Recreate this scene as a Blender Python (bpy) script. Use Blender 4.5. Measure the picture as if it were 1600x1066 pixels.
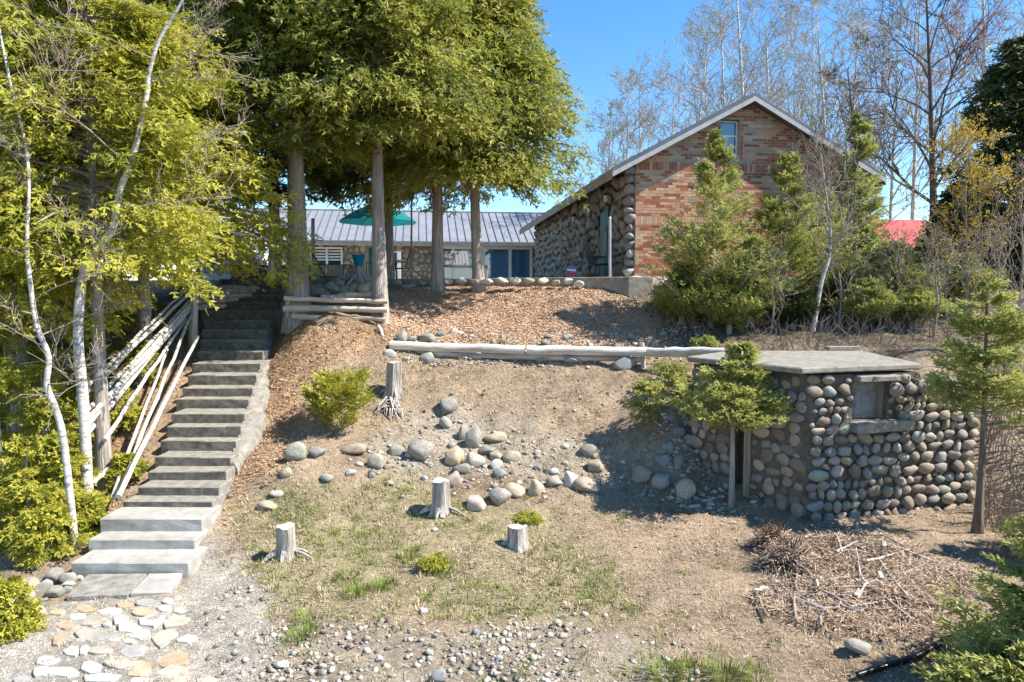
import bpy, bmesh, math, random
import numpy as np
from mathutils import Vector, Matrix, noise
R = math.radians
rnd = random.Random(7)
rng = np.random.default_rng(11)
for o in list(bpy.data.objects): bpy.data.objects.remove(o)
sc = bpy.context.scene
COL = sc.collection
# ---------------------------------------------------------------- camera
CH = 3.7; PITCH = R(3.9); FP = 1067.0
cam = bpy.data.cameras.new('camera'); camo = bpy.data.objects.new('camera', cam)
COL.objects.link(camo); camo.location = (0, 0, CH)
camo.rotation_euler = (R(90) - PITCH, 0, 0)
cam.sensor_width = 36; cam.lens = 36 * FP / 1600; cam.clip_end = 3000; cam.clip_start = 0.05
sc.camera = camo
# ---------------------------------------------------------------- sky and sun
TO_SUN = Vector((1.265, -0.24, 1.49)).normalized()
elev = math.asin(TO_SUN.z); az = math.atan2(TO_SUN.x, TO_SUN.y)
w = bpy.data.worlds.new('World'); sc.world = w; w.use_nodes = True
nt = w.node_tree; nt.nodes.clear()
sky = nt.nodes.new('ShaderNodeTexSky'); sky.sky_type = 'NISHITA'; sky.sun_disc = False
sky.sun_elevation = elev; sky.sun_rotation = az
sky.air_density = 1.0; sky.dust_density = 0.0; sky.ozone_density = 2.5; sky.altitude = 300
bg = nt.nodes.new('ShaderNodeBackground'); bg.inputs[1].default_value = 0.12
wo = nt.nodes.new('ShaderNodeOutputWorld')
hs = nt.nodes.new('ShaderNodeHueSaturation'); hs.inputs['Saturation'].default_value = 1.27
nt.links.new(sky.outputs[0], hs.inputs['Color']); nt.links.new(hs.outputs[0], bg.inputs[0]); nt.links.new(bg.outputs[0], wo.inputs[0])
sun = bpy.data.lights.new('sun', 'SUN'); sun.energy = 5.0; sun.angle = R(0.5); sun.color = (1, .94, .85)
suno = bpy.data.objects.new('sun', sun); COL.objects.link(suno); suno.location = (20, -8, 24)
suno.rotation_euler = (-TO_SUN).to_track_quat('-Z', 'Y').to_euler()
sc.view_settings.view_transform = 'Standard'; sc.view_settings.look = 'None'
sc.view_settings.exposure = 1.16; sc.view_settings.gamma = 1; sc.view_settings.use_curve_mapping = False
sc.render.engine = 'CYCLES'

# ---------------------------------------------------------------- projection helpers (layout only)
_c, _s = math.cos(PITCH), math.sin(PITCH)
def ray(px, py):
    u = (px - 800) / FP; v = (533 - py) / FP
    return Vector((u, _c + v * _s, -_s + v * _c))
def W(px, py, Y):
    d = ray(px, py); t = Y / d.y
    return Vector((d.x * t, Y, CH + d.z * t))
def G(px, py, z):
    d = ray(px, py); t = (z - CH) / d.z
    return Vector((d.x * t, d.y * t, z))
def PX(x, y, z):
    z = z - CH; f = y * _c - z * _s; u = y * _s + z * _c
    return 800 + FP * x / f, 533 - FP * u / f

# ---------------------------------------------------------------- materials
MATS = {}
def mat(name, c1, c2=None, scale=6.0, rough=.85, bump=.0, bscale=40., metal=0., detail=6., spec=.3, stretch=None, c3=None, trans=0., tint=False, objrand=0., coord='Object'):
    if name in MATS: return MATS[name]
    m = bpy.data.materials.new(name); m.use_nodes = True; MATS[name] = m
    n = m.node_tree.nodes; L = m.node_tree.links
    b = n['Principled BSDF']; b.inputs['Roughness'].default_value = rough; b.inputs['Metallic'].default_value = metal
    b.inputs['Specular IOR Level'].default_value = spec
    tc = n.new('ShaderNodeTexCoord'); src = tc.outputs[coord]
    if stretch:
        mp = n.new('ShaderNodeMapping'); mp.inputs['Scale'].default_value = stretch; L.new(src, mp.inputs[0]); src = mp.outputs[0]
    if objrand:
        o0 = n.new('ShaderNodeObjectInfo'); m0 = n.new('ShaderNodeMath'); m0.operation = 'MULTIPLY'; m0.inputs[1].default_value = 61.
        va = n.new('ShaderNodeVectorMath'); va.operation = 'ADD'; L.new(o0.outputs['Random'], m0.inputs[0]); L.new(m0.outputs[0], va.inputs[1]); L.new(src, va.inputs[0]); src = va.outputs[0]
    nz = n.new('ShaderNodeTexNoise'); nz.inputs['Scale'].default_value = scale; nz.inputs['Detail'].default_value = detail
    nz.inputs['Roughness'].default_value = .65; L.new(src, nz.inputs['Vector'])
    cr = n.new('ShaderNodeValToRGB'); e = cr.color_ramp.elements
    e[0].position = .32; e[1].position = .68
    e[0].color = (*c1, 1); e[1].color = (*(c2 or c1), 1)
    if c3: x = e.new(.5); x.color = (*c3, 1)
    L.new(nz.outputs['Fac'], cr.inputs[0]); out = cr.outputs[0]
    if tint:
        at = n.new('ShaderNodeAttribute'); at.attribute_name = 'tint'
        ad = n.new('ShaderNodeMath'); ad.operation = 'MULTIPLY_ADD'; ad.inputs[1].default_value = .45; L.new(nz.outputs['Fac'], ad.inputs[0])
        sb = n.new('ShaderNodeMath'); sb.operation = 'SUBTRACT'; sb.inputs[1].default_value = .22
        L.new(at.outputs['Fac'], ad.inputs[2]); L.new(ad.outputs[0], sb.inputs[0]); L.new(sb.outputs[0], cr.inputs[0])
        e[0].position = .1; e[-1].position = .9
    if objrand:
        oi = n.new('ShaderNodeObjectInfo'); hs = n.new('ShaderNodeHueSaturation')
        mr = n.new('ShaderNodeMapRange'); mr.inputs[3].default_value = 1 - objrand; mr.inputs[4].default_value = 1 + objrand
        L.new(oi.outputs['Random'], mr.inputs[0]); L.new(mr.outputs[0], hs.inputs['Value']); L.new(out, hs.inputs['Color']); out = hs.outputs[0]
    L.new(out, b.inputs['Base Color'])
    if bump:
        n2 = n.new('ShaderNodeTexNoise'); n2.inputs['Scale'].default_value = bscale; n2.inputs['Detail'].default_value = 8; L.new(src, n2.inputs['Vector'])
        bp = n.new('ShaderNodeBump'); bp.inputs['Strength'].default_value = bump; bp.inputs['Distance'].default_value = .03
        L.new(n2.outputs['Fac'], bp.inputs['Height']); L.new(bp.outputs[0], b.inputs['Normal'])
    if trans:
        tr = n.new('ShaderNodeBsdfTranslucent'); L.new(out, tr.inputs[0]); mx = n.new('ShaderNodeMixShader'); mx.inputs[0].default_value = trans
        L.new(b.outputs[0], mx.inputs[1]); L.new(tr.outputs[0], mx.inputs[2]); L.new(mx.outputs[0], n['Material Output'].inputs[0])
    return m
def glass_mat(name, col, rough=.03):
    m = bpy.data.materials.new(name); m.use_nodes = True; b = m.node_tree.nodes['Principled BSDF']
    b.inputs['Base Color'].default_value = (*col, 1); b.inputs['Roughness'].default_value = rough
    b.inputs['Specular IOR Level'].default_value = 1.0; b.inputs['IOR'].default_value = 1.8
    return m

M_conc = mat('weathered_concrete', (.18, .165, .138), (.36, .335, .285), 7, .92, .7, 90, c3=(.28, .26, .22))
M_conc_new = mat('pale_concrete', (.26, .25, .22), (.43, .415, .38), 4, .9, .35, 70)
M_conc_dk = mat('dark_concrete', (.16, .15, .13), (.36, .34, .30), 7, .95, .6, 45)
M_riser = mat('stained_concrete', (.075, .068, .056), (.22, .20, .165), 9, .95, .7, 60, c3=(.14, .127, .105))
M_mortar = mat('old_mortar', (.085, .07, .055), (.20, .17, .135), 9, .95, .8, 50)
M_mortar_lt = mat('brick_mortar', (.40, .30, .22), (.50, .39, .30), 9, .95, .08, 80)
STONES = [mat('stone_grey', (.15, .14, .125), (.38, .36, .325), 7, .8, .35, 25, objrand=.3),
          mat('stone_tan', (.24, .19, .13), (.44, .37, .27), 6, .8, .35, 25, objrand=.25),
          mat('stone_brown', (.16, .125, .095), (.35, .285, .225), 6, .8, .35, 25, objrand=.3),
          mat('stone_pink', (.22, .185, .16), (.40, .35, .315), 6, .8, .35, 25, objrand=.25),
          mat('stone_blue_grey', (.13, .14, .14), (.31, .325, .32), 6, .75, .3, 25, objrand=.25),
          mat('stone_pale', (.36, .345, .31), (.54, .52, .475), 5, .8, .3, 25, objrand=.12),
          mat('stone_green_grey', (.19, .20, .165), (.36, .37, .31), 6, .8, .35, 25, objrand=.2),
          mat('stone_ochre', (.38, .26, .14), (.56, .42, .27), 6, .85, .35, 25, objrand=.2)]
BST = [mat('boulder_grey', (.19, .175, .15), (.40, .375, .33), 7, .85, .45, 30, objrand=.2), mat('boulder_tan', (.29, .235, .165), (.47, .40, .30), 6, .85, .45, 30, objrand=.15),
       mat('boulder_brown', (.20, .15, .105), (.39, .31, .235), 6, .85, .45, 30, objrand=.2), mat('boulder_pink', (.30, .24, .20), (.48, .41, .355), 6, .85, .45, 30, objrand=.15),
       mat('boulder_blue_grey', (.15, .155, .145), (.33, .335, .315), 6, .8, .4, 30, objrand=.2), mat('boulder_pale', (.38, .355, .31), (.57, .54, .48), 5, .85, .4, 30, objrand=.1),
       mat('boulder_green_grey', (.21, .205, .16), (.39, .38, .31), 6, .85, .45, 30, objrand=.15), mat('boulder_ochre', (.44, .31, .18), (.62, .49, .34), 6, .85, .45, 30, objrand=.15)]
GREY, TAN, BROWN, PINK, BLUE, PALE, GREEN, OCHRE = range(8)
M_log = mat('weathered_log', (.30, .25, .20), (.62, .57, .50), 9, .9, .7, 30, stretch=(1, 1, .12))
M_log_white = mat('peeled_pole', (.33, .30, .26), (.66, .62, .55), 6, .9, .5, 30)
M_logx = mat('weathered_rail', (.30, .23, .17), (.64, .56, .47), 9, .9, .7, 30, stretch=(.12, 1, 1))
M_cedar_bark = mat('cedar_bark', (.20, .165, .135), (.48, .43, .38), 9, .95, 1.0, 22, stretch=(2.2, 2.2, .18), c3=(.33, .285, .25))
M_birch = mat('birch_bark', (.13, .11, .095), (.66, .63, .58), 6, .85, .5, 20, stretch=(.7, .7, 3.0), c3=(.54, .505, .46))
M_twig = mat('bare_twig', (.20, .15, .115), (.40, .33, .27), 6, .9)
M_twig_pale = mat('pale_branch', (.28, .245, .21), (.52, .48, .43), 5, .85)
M_twig_dark = mat('dark_branch', (.07, .05, .04), (.17, .13, .10), 6, .9)
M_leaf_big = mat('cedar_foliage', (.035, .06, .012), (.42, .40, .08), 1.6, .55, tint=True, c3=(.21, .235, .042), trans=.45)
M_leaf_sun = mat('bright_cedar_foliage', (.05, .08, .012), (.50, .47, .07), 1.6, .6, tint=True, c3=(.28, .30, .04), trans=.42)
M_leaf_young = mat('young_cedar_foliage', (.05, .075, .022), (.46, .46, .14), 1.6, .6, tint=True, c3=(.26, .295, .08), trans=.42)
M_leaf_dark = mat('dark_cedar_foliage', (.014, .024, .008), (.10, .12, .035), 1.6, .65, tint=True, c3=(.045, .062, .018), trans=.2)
M_bud = mat('yellow_buds', (.50, .34, .03), (.70, .52, .06), 5, .7, trans=.3)
M_bud_red = mat('russet_buds', (.34, .13, .06), (.50, .23, .11), 5, .7, trans=.3)
M_bud_pale = mat('pale_buds', (.30, .27, .16), (.46, .42, .26), 5, .7, trans=.3)

# ---------------------------------------------------------------- object helpers
def link(name, me, m=None, parent=None):
    o = bpy.data.objects.new(name, me); COL.objects.link(o)
    if m is not None and me is not None and len(me.materials) == 0: me.materials.append(m)
    if parent: o.parent = parent
    return o
def tag(o, label=None, cat=None, group=None, kind=None):
    if label: o['label'] = label
    if cat: o['category'] = cat
    if group: o['group'] = group
    if kind: o['kind'] = kind
    return o
def empty(name, loc, label, cat, group=None, rz=0):
    o = bpy.data.objects.new(name, None); COL.objects.link(o); o.location = loc; o.rotation_euler = (0, 0, rz)
    o.empty_display_size = .2
    return tag(o, label, cat, group)
def mesh_np(name, V, F, smooth=False, tint=None, mats=None, mi=None):
    V = np.asarray(V, dtype=np.float32); F = np.asarray(F, dtype=np.int32)
    me = bpy.data.meshes.new(name); k = F.shape[1]
    me.vertices.add(len(V)); me.vertices.foreach_set('co', V.ravel())
    me.loops.add(F.size); me.loops.foreach_set('vertex_index', F.ravel())
    me.polygons.add(len(F)); me.polygons.foreach_set('loop_start', np.arange(0, F.size, k, dtype=np.int32))
    me.polygons.foreach_set('use_smooth', np.full(len(F), bool(smooth)))
    if mi is not None: me.polygons.foreach_set('material_index', np.asarray(mi, dtype=np.int32))
    me.update(calc_edges=True)
    if tint is not None:
        a = me.attributes.new('tint', 'FLOAT', 'POINT'); a.data.foreach_set('value', np.asarray(tint, dtype=np.float32))
    for m in (mats or []): me.materials.append(m)
    return me
class MB:
    """collects shapes of ONE part (world or local coordinates)"""
    def __init__(s): s.v = []; s.f = []
    def add(s, vs, fs):
        n = len(s.v); s.v += [tuple(v) for v in vs]; s.f += [tuple(i + n for i in f) for f in fs]; return s
    def box(s, c, d, M=None):
        x, y, z = d[0] / 2, d[1] / 2, d[2] / 2; c = Vector(c)
        P = [Vector(p) for p in ((-x, -y, -z), (x, -y, -z), (x, y, -z), (-x, y, -z), (-x, -y, z), (x, -y, z), (x, y, z), (-x, y, z))]
        if M: P = [M @ p for p in P]
        return s.add([p + c for p in P], [(0, 3, 2, 1), (4, 5, 6, 7), (0, 1, 5, 4), (1, 2, 6, 5), (2, 3, 7, 6), (3, 0, 4, 7)])
    def prism(s, pts, vec):
        """closed polygon of 3D points extruded by vec"""
        n = len(pts); pts = [Vector(p) for p in pts]; vec = Vector(vec)
        return s.add(pts + [p + vec for p in pts], [tuple(range(n - 1, -1, -1)), tuple(range(n, 2 * n))] + [(i, (i + 1) % n, n + (i + 1) % n, n + i) for i in range(n)])
    def tube(s, pts, rad, k=8, cap=True, wob=0.):
        pts = [Vector(p) for p in pts]; n0 = len(s.v); n = len(pts)
        if not hasattr(rad, '__len__'): rad = [rad] * n
        up = Vector((0, 0, 1)); ref = None
        for i, p in enumerate(pts):
            t = (pts[min(i + 1, n - 1)] - pts[max(i - 1, 0)]).normalized()
            if ref is None: ref = t.cross(Vector((.31, .94, .11))).normalized()
            a = (ref - t * ref.dot(t)).normalized(); ref = a; b = t.cross(a)
            for j in range(k):
                q = 2 * math.pi * j / k; r = rad[i] * (1 + (rnd.uniform(-wob, wob) if wob else 0))
                s.v.append(tuple(p + (a * math.cos(q) + b * math.sin(q)) * r))
        for i in range(n - 1):
            for j in range(k):
                s.f.append((n0 + i * k + j, n0 + i * k + (j + 1) % k, n0 + (i + 1) * k + (j + 1) % k, n0 + (i + 1) * k + j))
        if cap:
            s.f.append(tuple(n0 + j for j in range(k - 1, -1, -1))); s.f.append(tuple(n0 + (n - 1) * k + j for j in range(k)))
        return s
    def build(s, name, m, parent=None, smooth=False, bevel=0.):
        me = bpy.data.meshes.new(name); me.from_pydata(s.v, [], s.f); me.update()
        if bevel or True:
            bm = bmesh.new(); bm.from_mesh(me)
            bmesh.ops.recalc_face_normals(bm, faces=bm.faces)
            if bevel: bmesh.ops.bevel(bm, geom=bm.edges[:], offset=bevel, segments=1, affect='EDGES', profile=.6)
            bm.to_mesh(me); bm.free()
        if smooth:
            me.polygons.foreach_set('use_smooth', [True] * len(me.polygons))
            me.set_sharp_from_angle(angle=R(50))
        o = link(name, me, m)
        if parent:
            o.parent = parent
            o.matrix_parent_inverse = Matrix.LocRotScale(parent.location, parent.rotation_euler, parent.scale).inverted()
        return o
def chip_box(name, c, d, m, parent, M=None, j=.012, bevel=.012, cuts=3):
    """box with worn, uneven edges"""
    bm = bmesh.new(); bmesh.ops.create_cube(bm, size=1)
    for v in bm.verts: v.co = Vector((v.co.x * d[0], v.co.y * d[1], v.co.z * d[2]))
    bmesh.ops.bevel(bm, geom=bm.edges[:], offset=bevel, segments=1, affect='EDGES')
    long_e = [e for e in bm.edges if e.calc_length() > .3]
    bmesh.ops.subdivide_edges(bm, edges=long_e, cuts=cuts, use_grid_fill=True)
    for v in bm.verts: v.co += Vector((rnd.uniform(-j, j), rnd.uniform(-j, j), rnd.uniform(-j, j) * .6))
    if M: bm.transform(M)
    bm.transform(Matrix.Translation(Vector(c)))
    bmesh.ops.recalc_face_normals(bm, faces=bm.faces)
    me = bpy.data.meshes.new(name); bm.to_mesh(me); bm.free()
    o = link(name, me, m)
    if parent:
        o.parent = parent; o.matrix_parent_inverse = Matrix.LocRotScale(parent.location, parent.rotation_euler, parent.scale).inverted()
    return o
def inst(Vt, Ft, Ms, Ls):
    """template (n,3),(m,k) repeated by matrices (N,3,3) and locations (N,3)"""
    V = np.einsum('nij,vj->nvi', Ms, Vt) + Ls[:, None, :]
    N, nv = V.shape[0], V.shape[1]
    F = Ft[None] + (np.arange(N) * nv)[:, None, None]
    return V.reshape(-1, 3), F.reshape(-1, Ft.shape[1])
def rot_rand(N, tilt=math.pi, g=rng):
    """random rotation matrices: yaw anything, tilt limited"""
    a = g.uniform(0, 2 * np.pi, N); b = g.uniform(-tilt, tilt, N); c = g.uniform(-tilt, tilt, N)
    z, o = np.zeros(N), np.ones(N)
    def rz(t): return np.stack([np.cos(t), -np.sin(t), z, np.sin(t), np.cos(t), z, z, z, o], 1).reshape(-1, 3, 3)
    def rx(t): return np.stack([o, z, z, z, np.cos(t), -np.sin(t), z, np.sin(t), np.cos(t)], 1).reshape(-1, 3, 3)
    def ry(t): return np.stack([np.cos(t), z, np.sin(t), z, o, z, -np.sin(t), z, np.cos(t)], 1).reshape(-1, 3, 3)
    return rz(a) @ rx(b) @ ry(c)
def ico(sub):
    bm = bmesh.new(); bmesh.ops.create_icosphere(bm, subdivisions=sub, radius=1)
    V = np.array([v.co[:] for v in bm.verts]); F = np.array([[v.index for v in f.verts] for f in bm.faces]); bm.free(); return V, F
ICO1, ICO2, ICO3 = ico(1), ico(2), ico(3)
def rock_shape(seed, base=ICO2, amt=.22, flat=.0):
    V, F = base; out = []
    off = Vector((seed * 7.31, seed * 3.17, seed * 1.91))
    r2 = random.Random(seed)
    planes = [(Vector((r2.gauss(0, 1), r2.gauss(0, 1), r2.gauss(0, 1))).normalized(), r2.uniform(.55, .88)) for _ in range(9)]
    for v in V:
        p = Vector(v); q = p * (1 + amt * noise.noise(p * 1.1 + off) + amt * .35 * noise.noise(p * 2.7 + off))
        for n, d in planes:
            e = q.dot(n) - d
            if e > 0: q -= n * e * .85
        out.append(q[:])
    return np.array(out), F
ROCKS = [mesh_np('rock_shape', *rock_shape(i + 1, ICO3), smooth=True) for i in range(10)]
PEBS = [rock_shape(i + 40, ICO1, .25) for i in range(4)]
WSTONE = {}
def wall_stone_mesh(k, mi):
    key = (k, mi)
    if key not in WSTONE:
        V, F = rock_shape(k + 70, ICO2, .25); WSTONE[key] = mesh_np('stone_shape', V, F, smooth=True, mats=[STONES[mi]])
    return WSTONE[key]

# ---------------------------------------------------------------- the stairs' measures (used by the terrain too)
ST = [(9.51,.03,93,282),(10.02,.18,122,293),(10.38,.33,142,306),(10.96,.53,181,324),(11.27,.63,205,336),(11.68,.78,222,347),(12.06,.93,233,355),
      (12.56,1.09,243,363),(12.88,1.28,254,372),(13.21,1.49,262,379),(13.8,1.68,270,386),(14.17,1.87,281,393),(14.65,2.05,290,399),(15.24,2.26,297,405),
      (16.0,2.46,306,410),(16.5,2.66,310,412),(17.0,2.9,315,415),(17.5,3.12,318,419),(18.0,3.33,314,434),(18.5,3.58,320,440),(19.0,3.78,328,443),
      (19.5,3.98,336,446),(20.0,4.15,340,446),(20.5,4.32,344,447)]
ST = [(a * .925, b * .925, l, r) for a, b, l, r in ST]
ZP = 4.15   # patio level
# ================================================================ TERRAIN
ctl = []
def cz(px, py, z): p = G(px, py, z); ctl.append((p.x, p.y, z))
def cd(px, py, D): p = W(px, py, D); ctl.append(tuple(p))
for a in ((0,1066,.05),(250,1066,0),(500,1066,0),(800,1066,0),(1100,1066,0),(1350,1066,.02),(1600,1066,.05),
          (60,950,.03),(300,935,.0),(500,930,.03),(900,930,.08),(1250,930,.12),(1590,930,.2),
          (330,860,.16),(450,860,.14),(640,850,.16),(820,855,.16),(1100,850,.2),(1400,850,.27),(1590,850,.3),
          (430,790,.42),(560,790,.38),(690,800,.34),(850,800,.32),(1000,800,.3),(1143,793,.3),(1270,803,.28),(1400,796,.3),(1525,786,.35),(1595,780,.45),
          (450,735,.85),(600,742,.68),(750,748,.62),(880,760,.52),(1000,752,.5),(1072,775,.36),(1175,748,.55),(1130,735,.62),(1090,700,.95)): cz(*a)
for a in ((440,690,12.0),(560,690,12.1),(700,690,12.4),(850,690,12.5),(980,690,12.2),(1060,650,12.2),
          (430,640,12.9),(560,640,13.0),(700,640,13.2),(850,640,13.2),(980,640,13.0),
          (440,590,13.7),(560,590,13.8),(700,600,13.8),(850,600,13.8),(980,595,13.7),
          (450,540,14.8),(600,548,14.6),(720,566,14.5),(850,567,14.5),(980,572,14.3),(1060,575,14.0),
          (460,512,15.5),(600,505,15.7),(650,537,15.0),(800,541,15.0),(930,542,15.0),(1060,545,14.9),
          (660,500,16.5),(800,500,16.5),(950,500,16.3),(1060,505,16.2),
          (640,465,17.7),(800,465,17.6),(930,463,17.2),(1060,470,17.2),
          (1180,545,14.2),(1330,545,13.8),(1460,560,13.0),(1200,500,16.3),(1350,500,16.0),(1500,500,15.4),(1590,600,12.6),(1590,690,11.4),
          (1250,455,18.0),(1450,455,18.0),(500,470,17.2),(560,462,17.6)): cd(*a)
for D, z, l, r in ST[::2]:
    ctl.append((W(l - 12, 500, D).x, D + .25, z - .02)); ctl.append((W(r + 8, 500, D).x, D + .25, z - .04))
for x, y, z in ((-8.3,8.5,0),(-9,11,.7),(-9,14,2.),(-9,17,3.3),(-14,10,.3),(-14,16,2.9),(11,9,.3),(11,12,1.6),(11,15,3.2),(16,10,.6),(16,16,3.6),
                (-8,20,3.95),(-3.5,19.9,3.95),(-1.5,19.7,3.95),(0,18.9,3.95),(3,18.3,3.95),(6,18.6,4.05),(9,19,4.05),(14,20,4.05),(-14,21,3.95),
                (-14,28,3.95),(-5,26,3.95),(2,26,3.95),(9,26,4.),(16,28,4.),(-16,40,3.95),(0,42,3.95),(18,42,4.0),
                (-8,4,0),(-3,3.5,0),(2,3.5,0),(7,4,0),(12,4,.1),(-8,0,-.3),(0,0,-.3),(8,0,-.3),(-8,-5,-1.3),(0,-5,-1.3),(8,-5,-1.3)): ctl.append((x, y, z))
ctl = np.array(ctl)
def _phi(r2): return .5 * r2 * np.log(r2 + 1e-9)
_A = np.zeros((len(ctl) + 3,) * 2); _n = len(ctl)
_d2 = ((ctl[:, None, :2] - ctl[None, :, :2]) ** 2).sum(-1)
_A[:_n, :_n] = _phi(_d2) + np.eye(_n) * .06
_A[:_n, _n:] = np.c_[np.ones(_n), ctl[:, :2]]; _A[_n:, :_n] = _A[:_n, _n:].T
_sol = np.linalg.solve(_A, np.r_[ctl[:, 2], 0, 0, 0])
def terr(x, y):
    """terrain height, arrays"""
    x = np.asarray(x, float); y = np.asarray(y, float); sh = x.shape; x = x.ravel(); y = y.ravel()
    xc = np.clip(x, -15, 17); yc = np.clip(y, -5, 42)
    z = np.empty(len(x))
    for i in range(0, len(x), 20000):
        a, b = xc[i:i + 20000], yc[i:i + 20000]
        d2 = (a[:, None] - ctl[None, :, 0]) ** 2 + (b[:, None] - ctl[None, :, 1]) ** 2
        z[i:i + 20000] = _phi(d2) @ _sol[:_n] + _sol[_n] + _sol[_n + 1] * a + _sol[_n + 2] * b
    up = np.clip((y - 19.5) / 1.5, 0, 1); z = z * (1 - up) + np.minimum(z, 4.02) * up * (1) 
    z = np.where(y > 21.5, np.clip(z, 3.9, 4.05), z)
    q = np.where((y > 5) & (y < 18.3), 1., 0.)
    b = q * (.028 * np.sin(x * 3.9 + 2.2 * np.sin(y * 2.9 + .6 * np.sin(x * 1.3))) * np.sin(y * 4.4 + 1.7 * np.sin(x * 3.1)) + .014 * np.sin(x * 11 + 2 * np.sin(y * 8)) * np.sin(y * 12.3 + 2 * np.sin(x * 7.7)))
    b = b + .03 * np.sin(x * 2.1 + 1.3 * np.sin(y * 1.7)) * np.sin(y * 2.6 + x) + .015 * np.sin(x * 6.3 + y * 2) * np.sin(y * 7.1 - x * 3)
    return (z + b).reshape(sh)
def _axis(lo, hi, step, far0, far1, g=1.22):
    a = list(np.arange(lo, hi, step)); s = step; v = a[-1]
    while v < far1: s *= g; v += s; a.append(v)
    s = step; v = a[0]; pre = []
    while v > far0: s *= g; v -= s; pre.append(v)
    return np.array(pre[::-1] + a)
XS = _axis(-9, 9.5, .075, -260, 260); YS = _axis(5.2, 19.8, .075, -6, 320)
GX, GY = np.meshgrid(XS, YS); GZ = terr(GX, GY)
# keep the ground out of the patio, the stairs and the shed's inside
for i, (D, z, l, r) in enumerate(ST):
    D2 = ST[i + 1][0] if i + 1 < len(ST) else D + .6
    xl, xr = W(l, 500, D).x, W(r, 500, D).x
    msk = (GY > D - .04) & (GY < D2 + .06) & (GX > xl + .04) & (GX < xr - .06); GZ[msk] = np.minimum(GZ[msk], z - .12)
SH_A = Vector((4.50, 10.25, 0)); SH_B = Vector((7.38, 10.86, 0)); SH_C = Vector((3.2, 11.95, 0))
def H_at(x, y):
    i = min(max(np.searchsorted(XS, x) - 1, 0), len(XS) - 2); j = min(max(np.searchsorted(YS, y) - 1, 0), len(YS) - 2)
    a = (x - XS[i]) / (XS[i + 1] - XS[i]); b = (y - YS[j]) / (YS[j + 1] - YS[j])
    return float(GZ[j, i] * (1 - a) * (1 - b) + GZ[j, i + 1] * a * (1 - b) + GZ[j + 1, i] * (1 - a) * b + GZ[j + 1, i + 1] * a * b)
def H_arr(x, y):
    i = np.clip(np.searchsorted(XS, x) - 1, 0, len(XS) - 2); j = np.clip(np.searchsorted(YS, y) - 1, 0, len(YS) - 2)
    a = (x - XS[i]) / (XS[i + 1] - XS[i]); b = (y - YS[j]) / (YS[j + 1] - YS[j])
    return GZ[j, i] * (1 - a) * (1 - b) + GZ[j, i + 1] * a * (1 - b) + GZ[j + 1, i] * (1 - a) * b + GZ[j + 1, i + 1] * a * b
def hit(px, py, far=30):
    """where the ground lies along a line of sight (layout only)"""
    d = ray(px, py); t = 4.5
    while t < far:
        if CH + d.z * t < H_at(d.x * t, d.y * t): break
        t += .03
    return Vector((d.x * t, d.y * t, H_at(d.x * t, d.y * t)))
# ---- ground cover weights
def inpoly(px, py, poly):
    c = np.zeros(px.shape, bool); n = len(poly)
    for i in range(n):
        x1, y1 = poly[i]; x2, y2 = poly[(i + 1) % n]
        if y1 == y2: continue
        k = ((y1 > py) != (y2 > py)) & (px < (x2 - x1) * (py - y1) / (y2 - y1) + x1); c ^= k
    return c
P_GRAVEL = [(-400,980),(60,960),(110,935),(285,925),(318,840),(340,790),(350,870),(415,900),(425,955),(440,1010),(440,1200),(-400,1200)]
P_PEB = [(425,955),(640,985),(900,975),(1010,1000),(1080,1050),(1100,1200),(400,1200)]
P_MULCH = [(612,452),(700,446),(925,446),(985,470),(1040,505),(1010,536),(880,541),(700,538),(622,520),(600,490)]
P_STRAW = [(330,470),(300,530),(200,760),(150,800),(-200,900),(-300,500),(300,440),(455,500),(615,505),(600,545),(500,575),(475,640),(440,720),(370,770),(340,850),(330,760),(390,640),(415,540)]
P_GRASS = [(345,800),(470,755),(640,745),(720,780),(860,800),(930,870),(1010,960),(900,985),(700,965),(450,960),(400,880)]
P_STONY = [(560,690),(690,630),(800,650),(930,690),(1060,690),(1080,760),(900,770),(800,740),(620,745)]
P_DARK = [(1060,560),(1300,545),(1450,560),(1700,640),(1700,440),(1050,440),(930,450),(1010,480)]  # darker brown ground over the upper right bank
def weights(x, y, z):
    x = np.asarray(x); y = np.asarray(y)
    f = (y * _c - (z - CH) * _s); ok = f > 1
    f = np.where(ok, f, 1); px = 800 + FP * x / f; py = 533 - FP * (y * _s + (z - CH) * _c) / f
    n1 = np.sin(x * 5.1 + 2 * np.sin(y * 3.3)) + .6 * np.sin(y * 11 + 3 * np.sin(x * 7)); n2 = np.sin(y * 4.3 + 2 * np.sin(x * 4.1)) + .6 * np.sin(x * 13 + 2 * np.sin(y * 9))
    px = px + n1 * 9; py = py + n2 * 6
    return [np.where(ok & (y < 25), inpoly(px, py, p), False).astype(float) for p in (P_GRAVEL, P_MULCH, P_STRAW, P_GRASS, P_STONY, P_DARK, P_PEB)]
wt = weights(GX, GY, GZ)
def blur(a):
    for _ in range(3):
        a = (a + np.roll(a, 1, 0) + np.roll(a, -1, 0) + np.roll(a, 1, 1) + np.roll(a, -1, 1)) / 5
    return a
wt = [blur(a) for a in wt]
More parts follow.
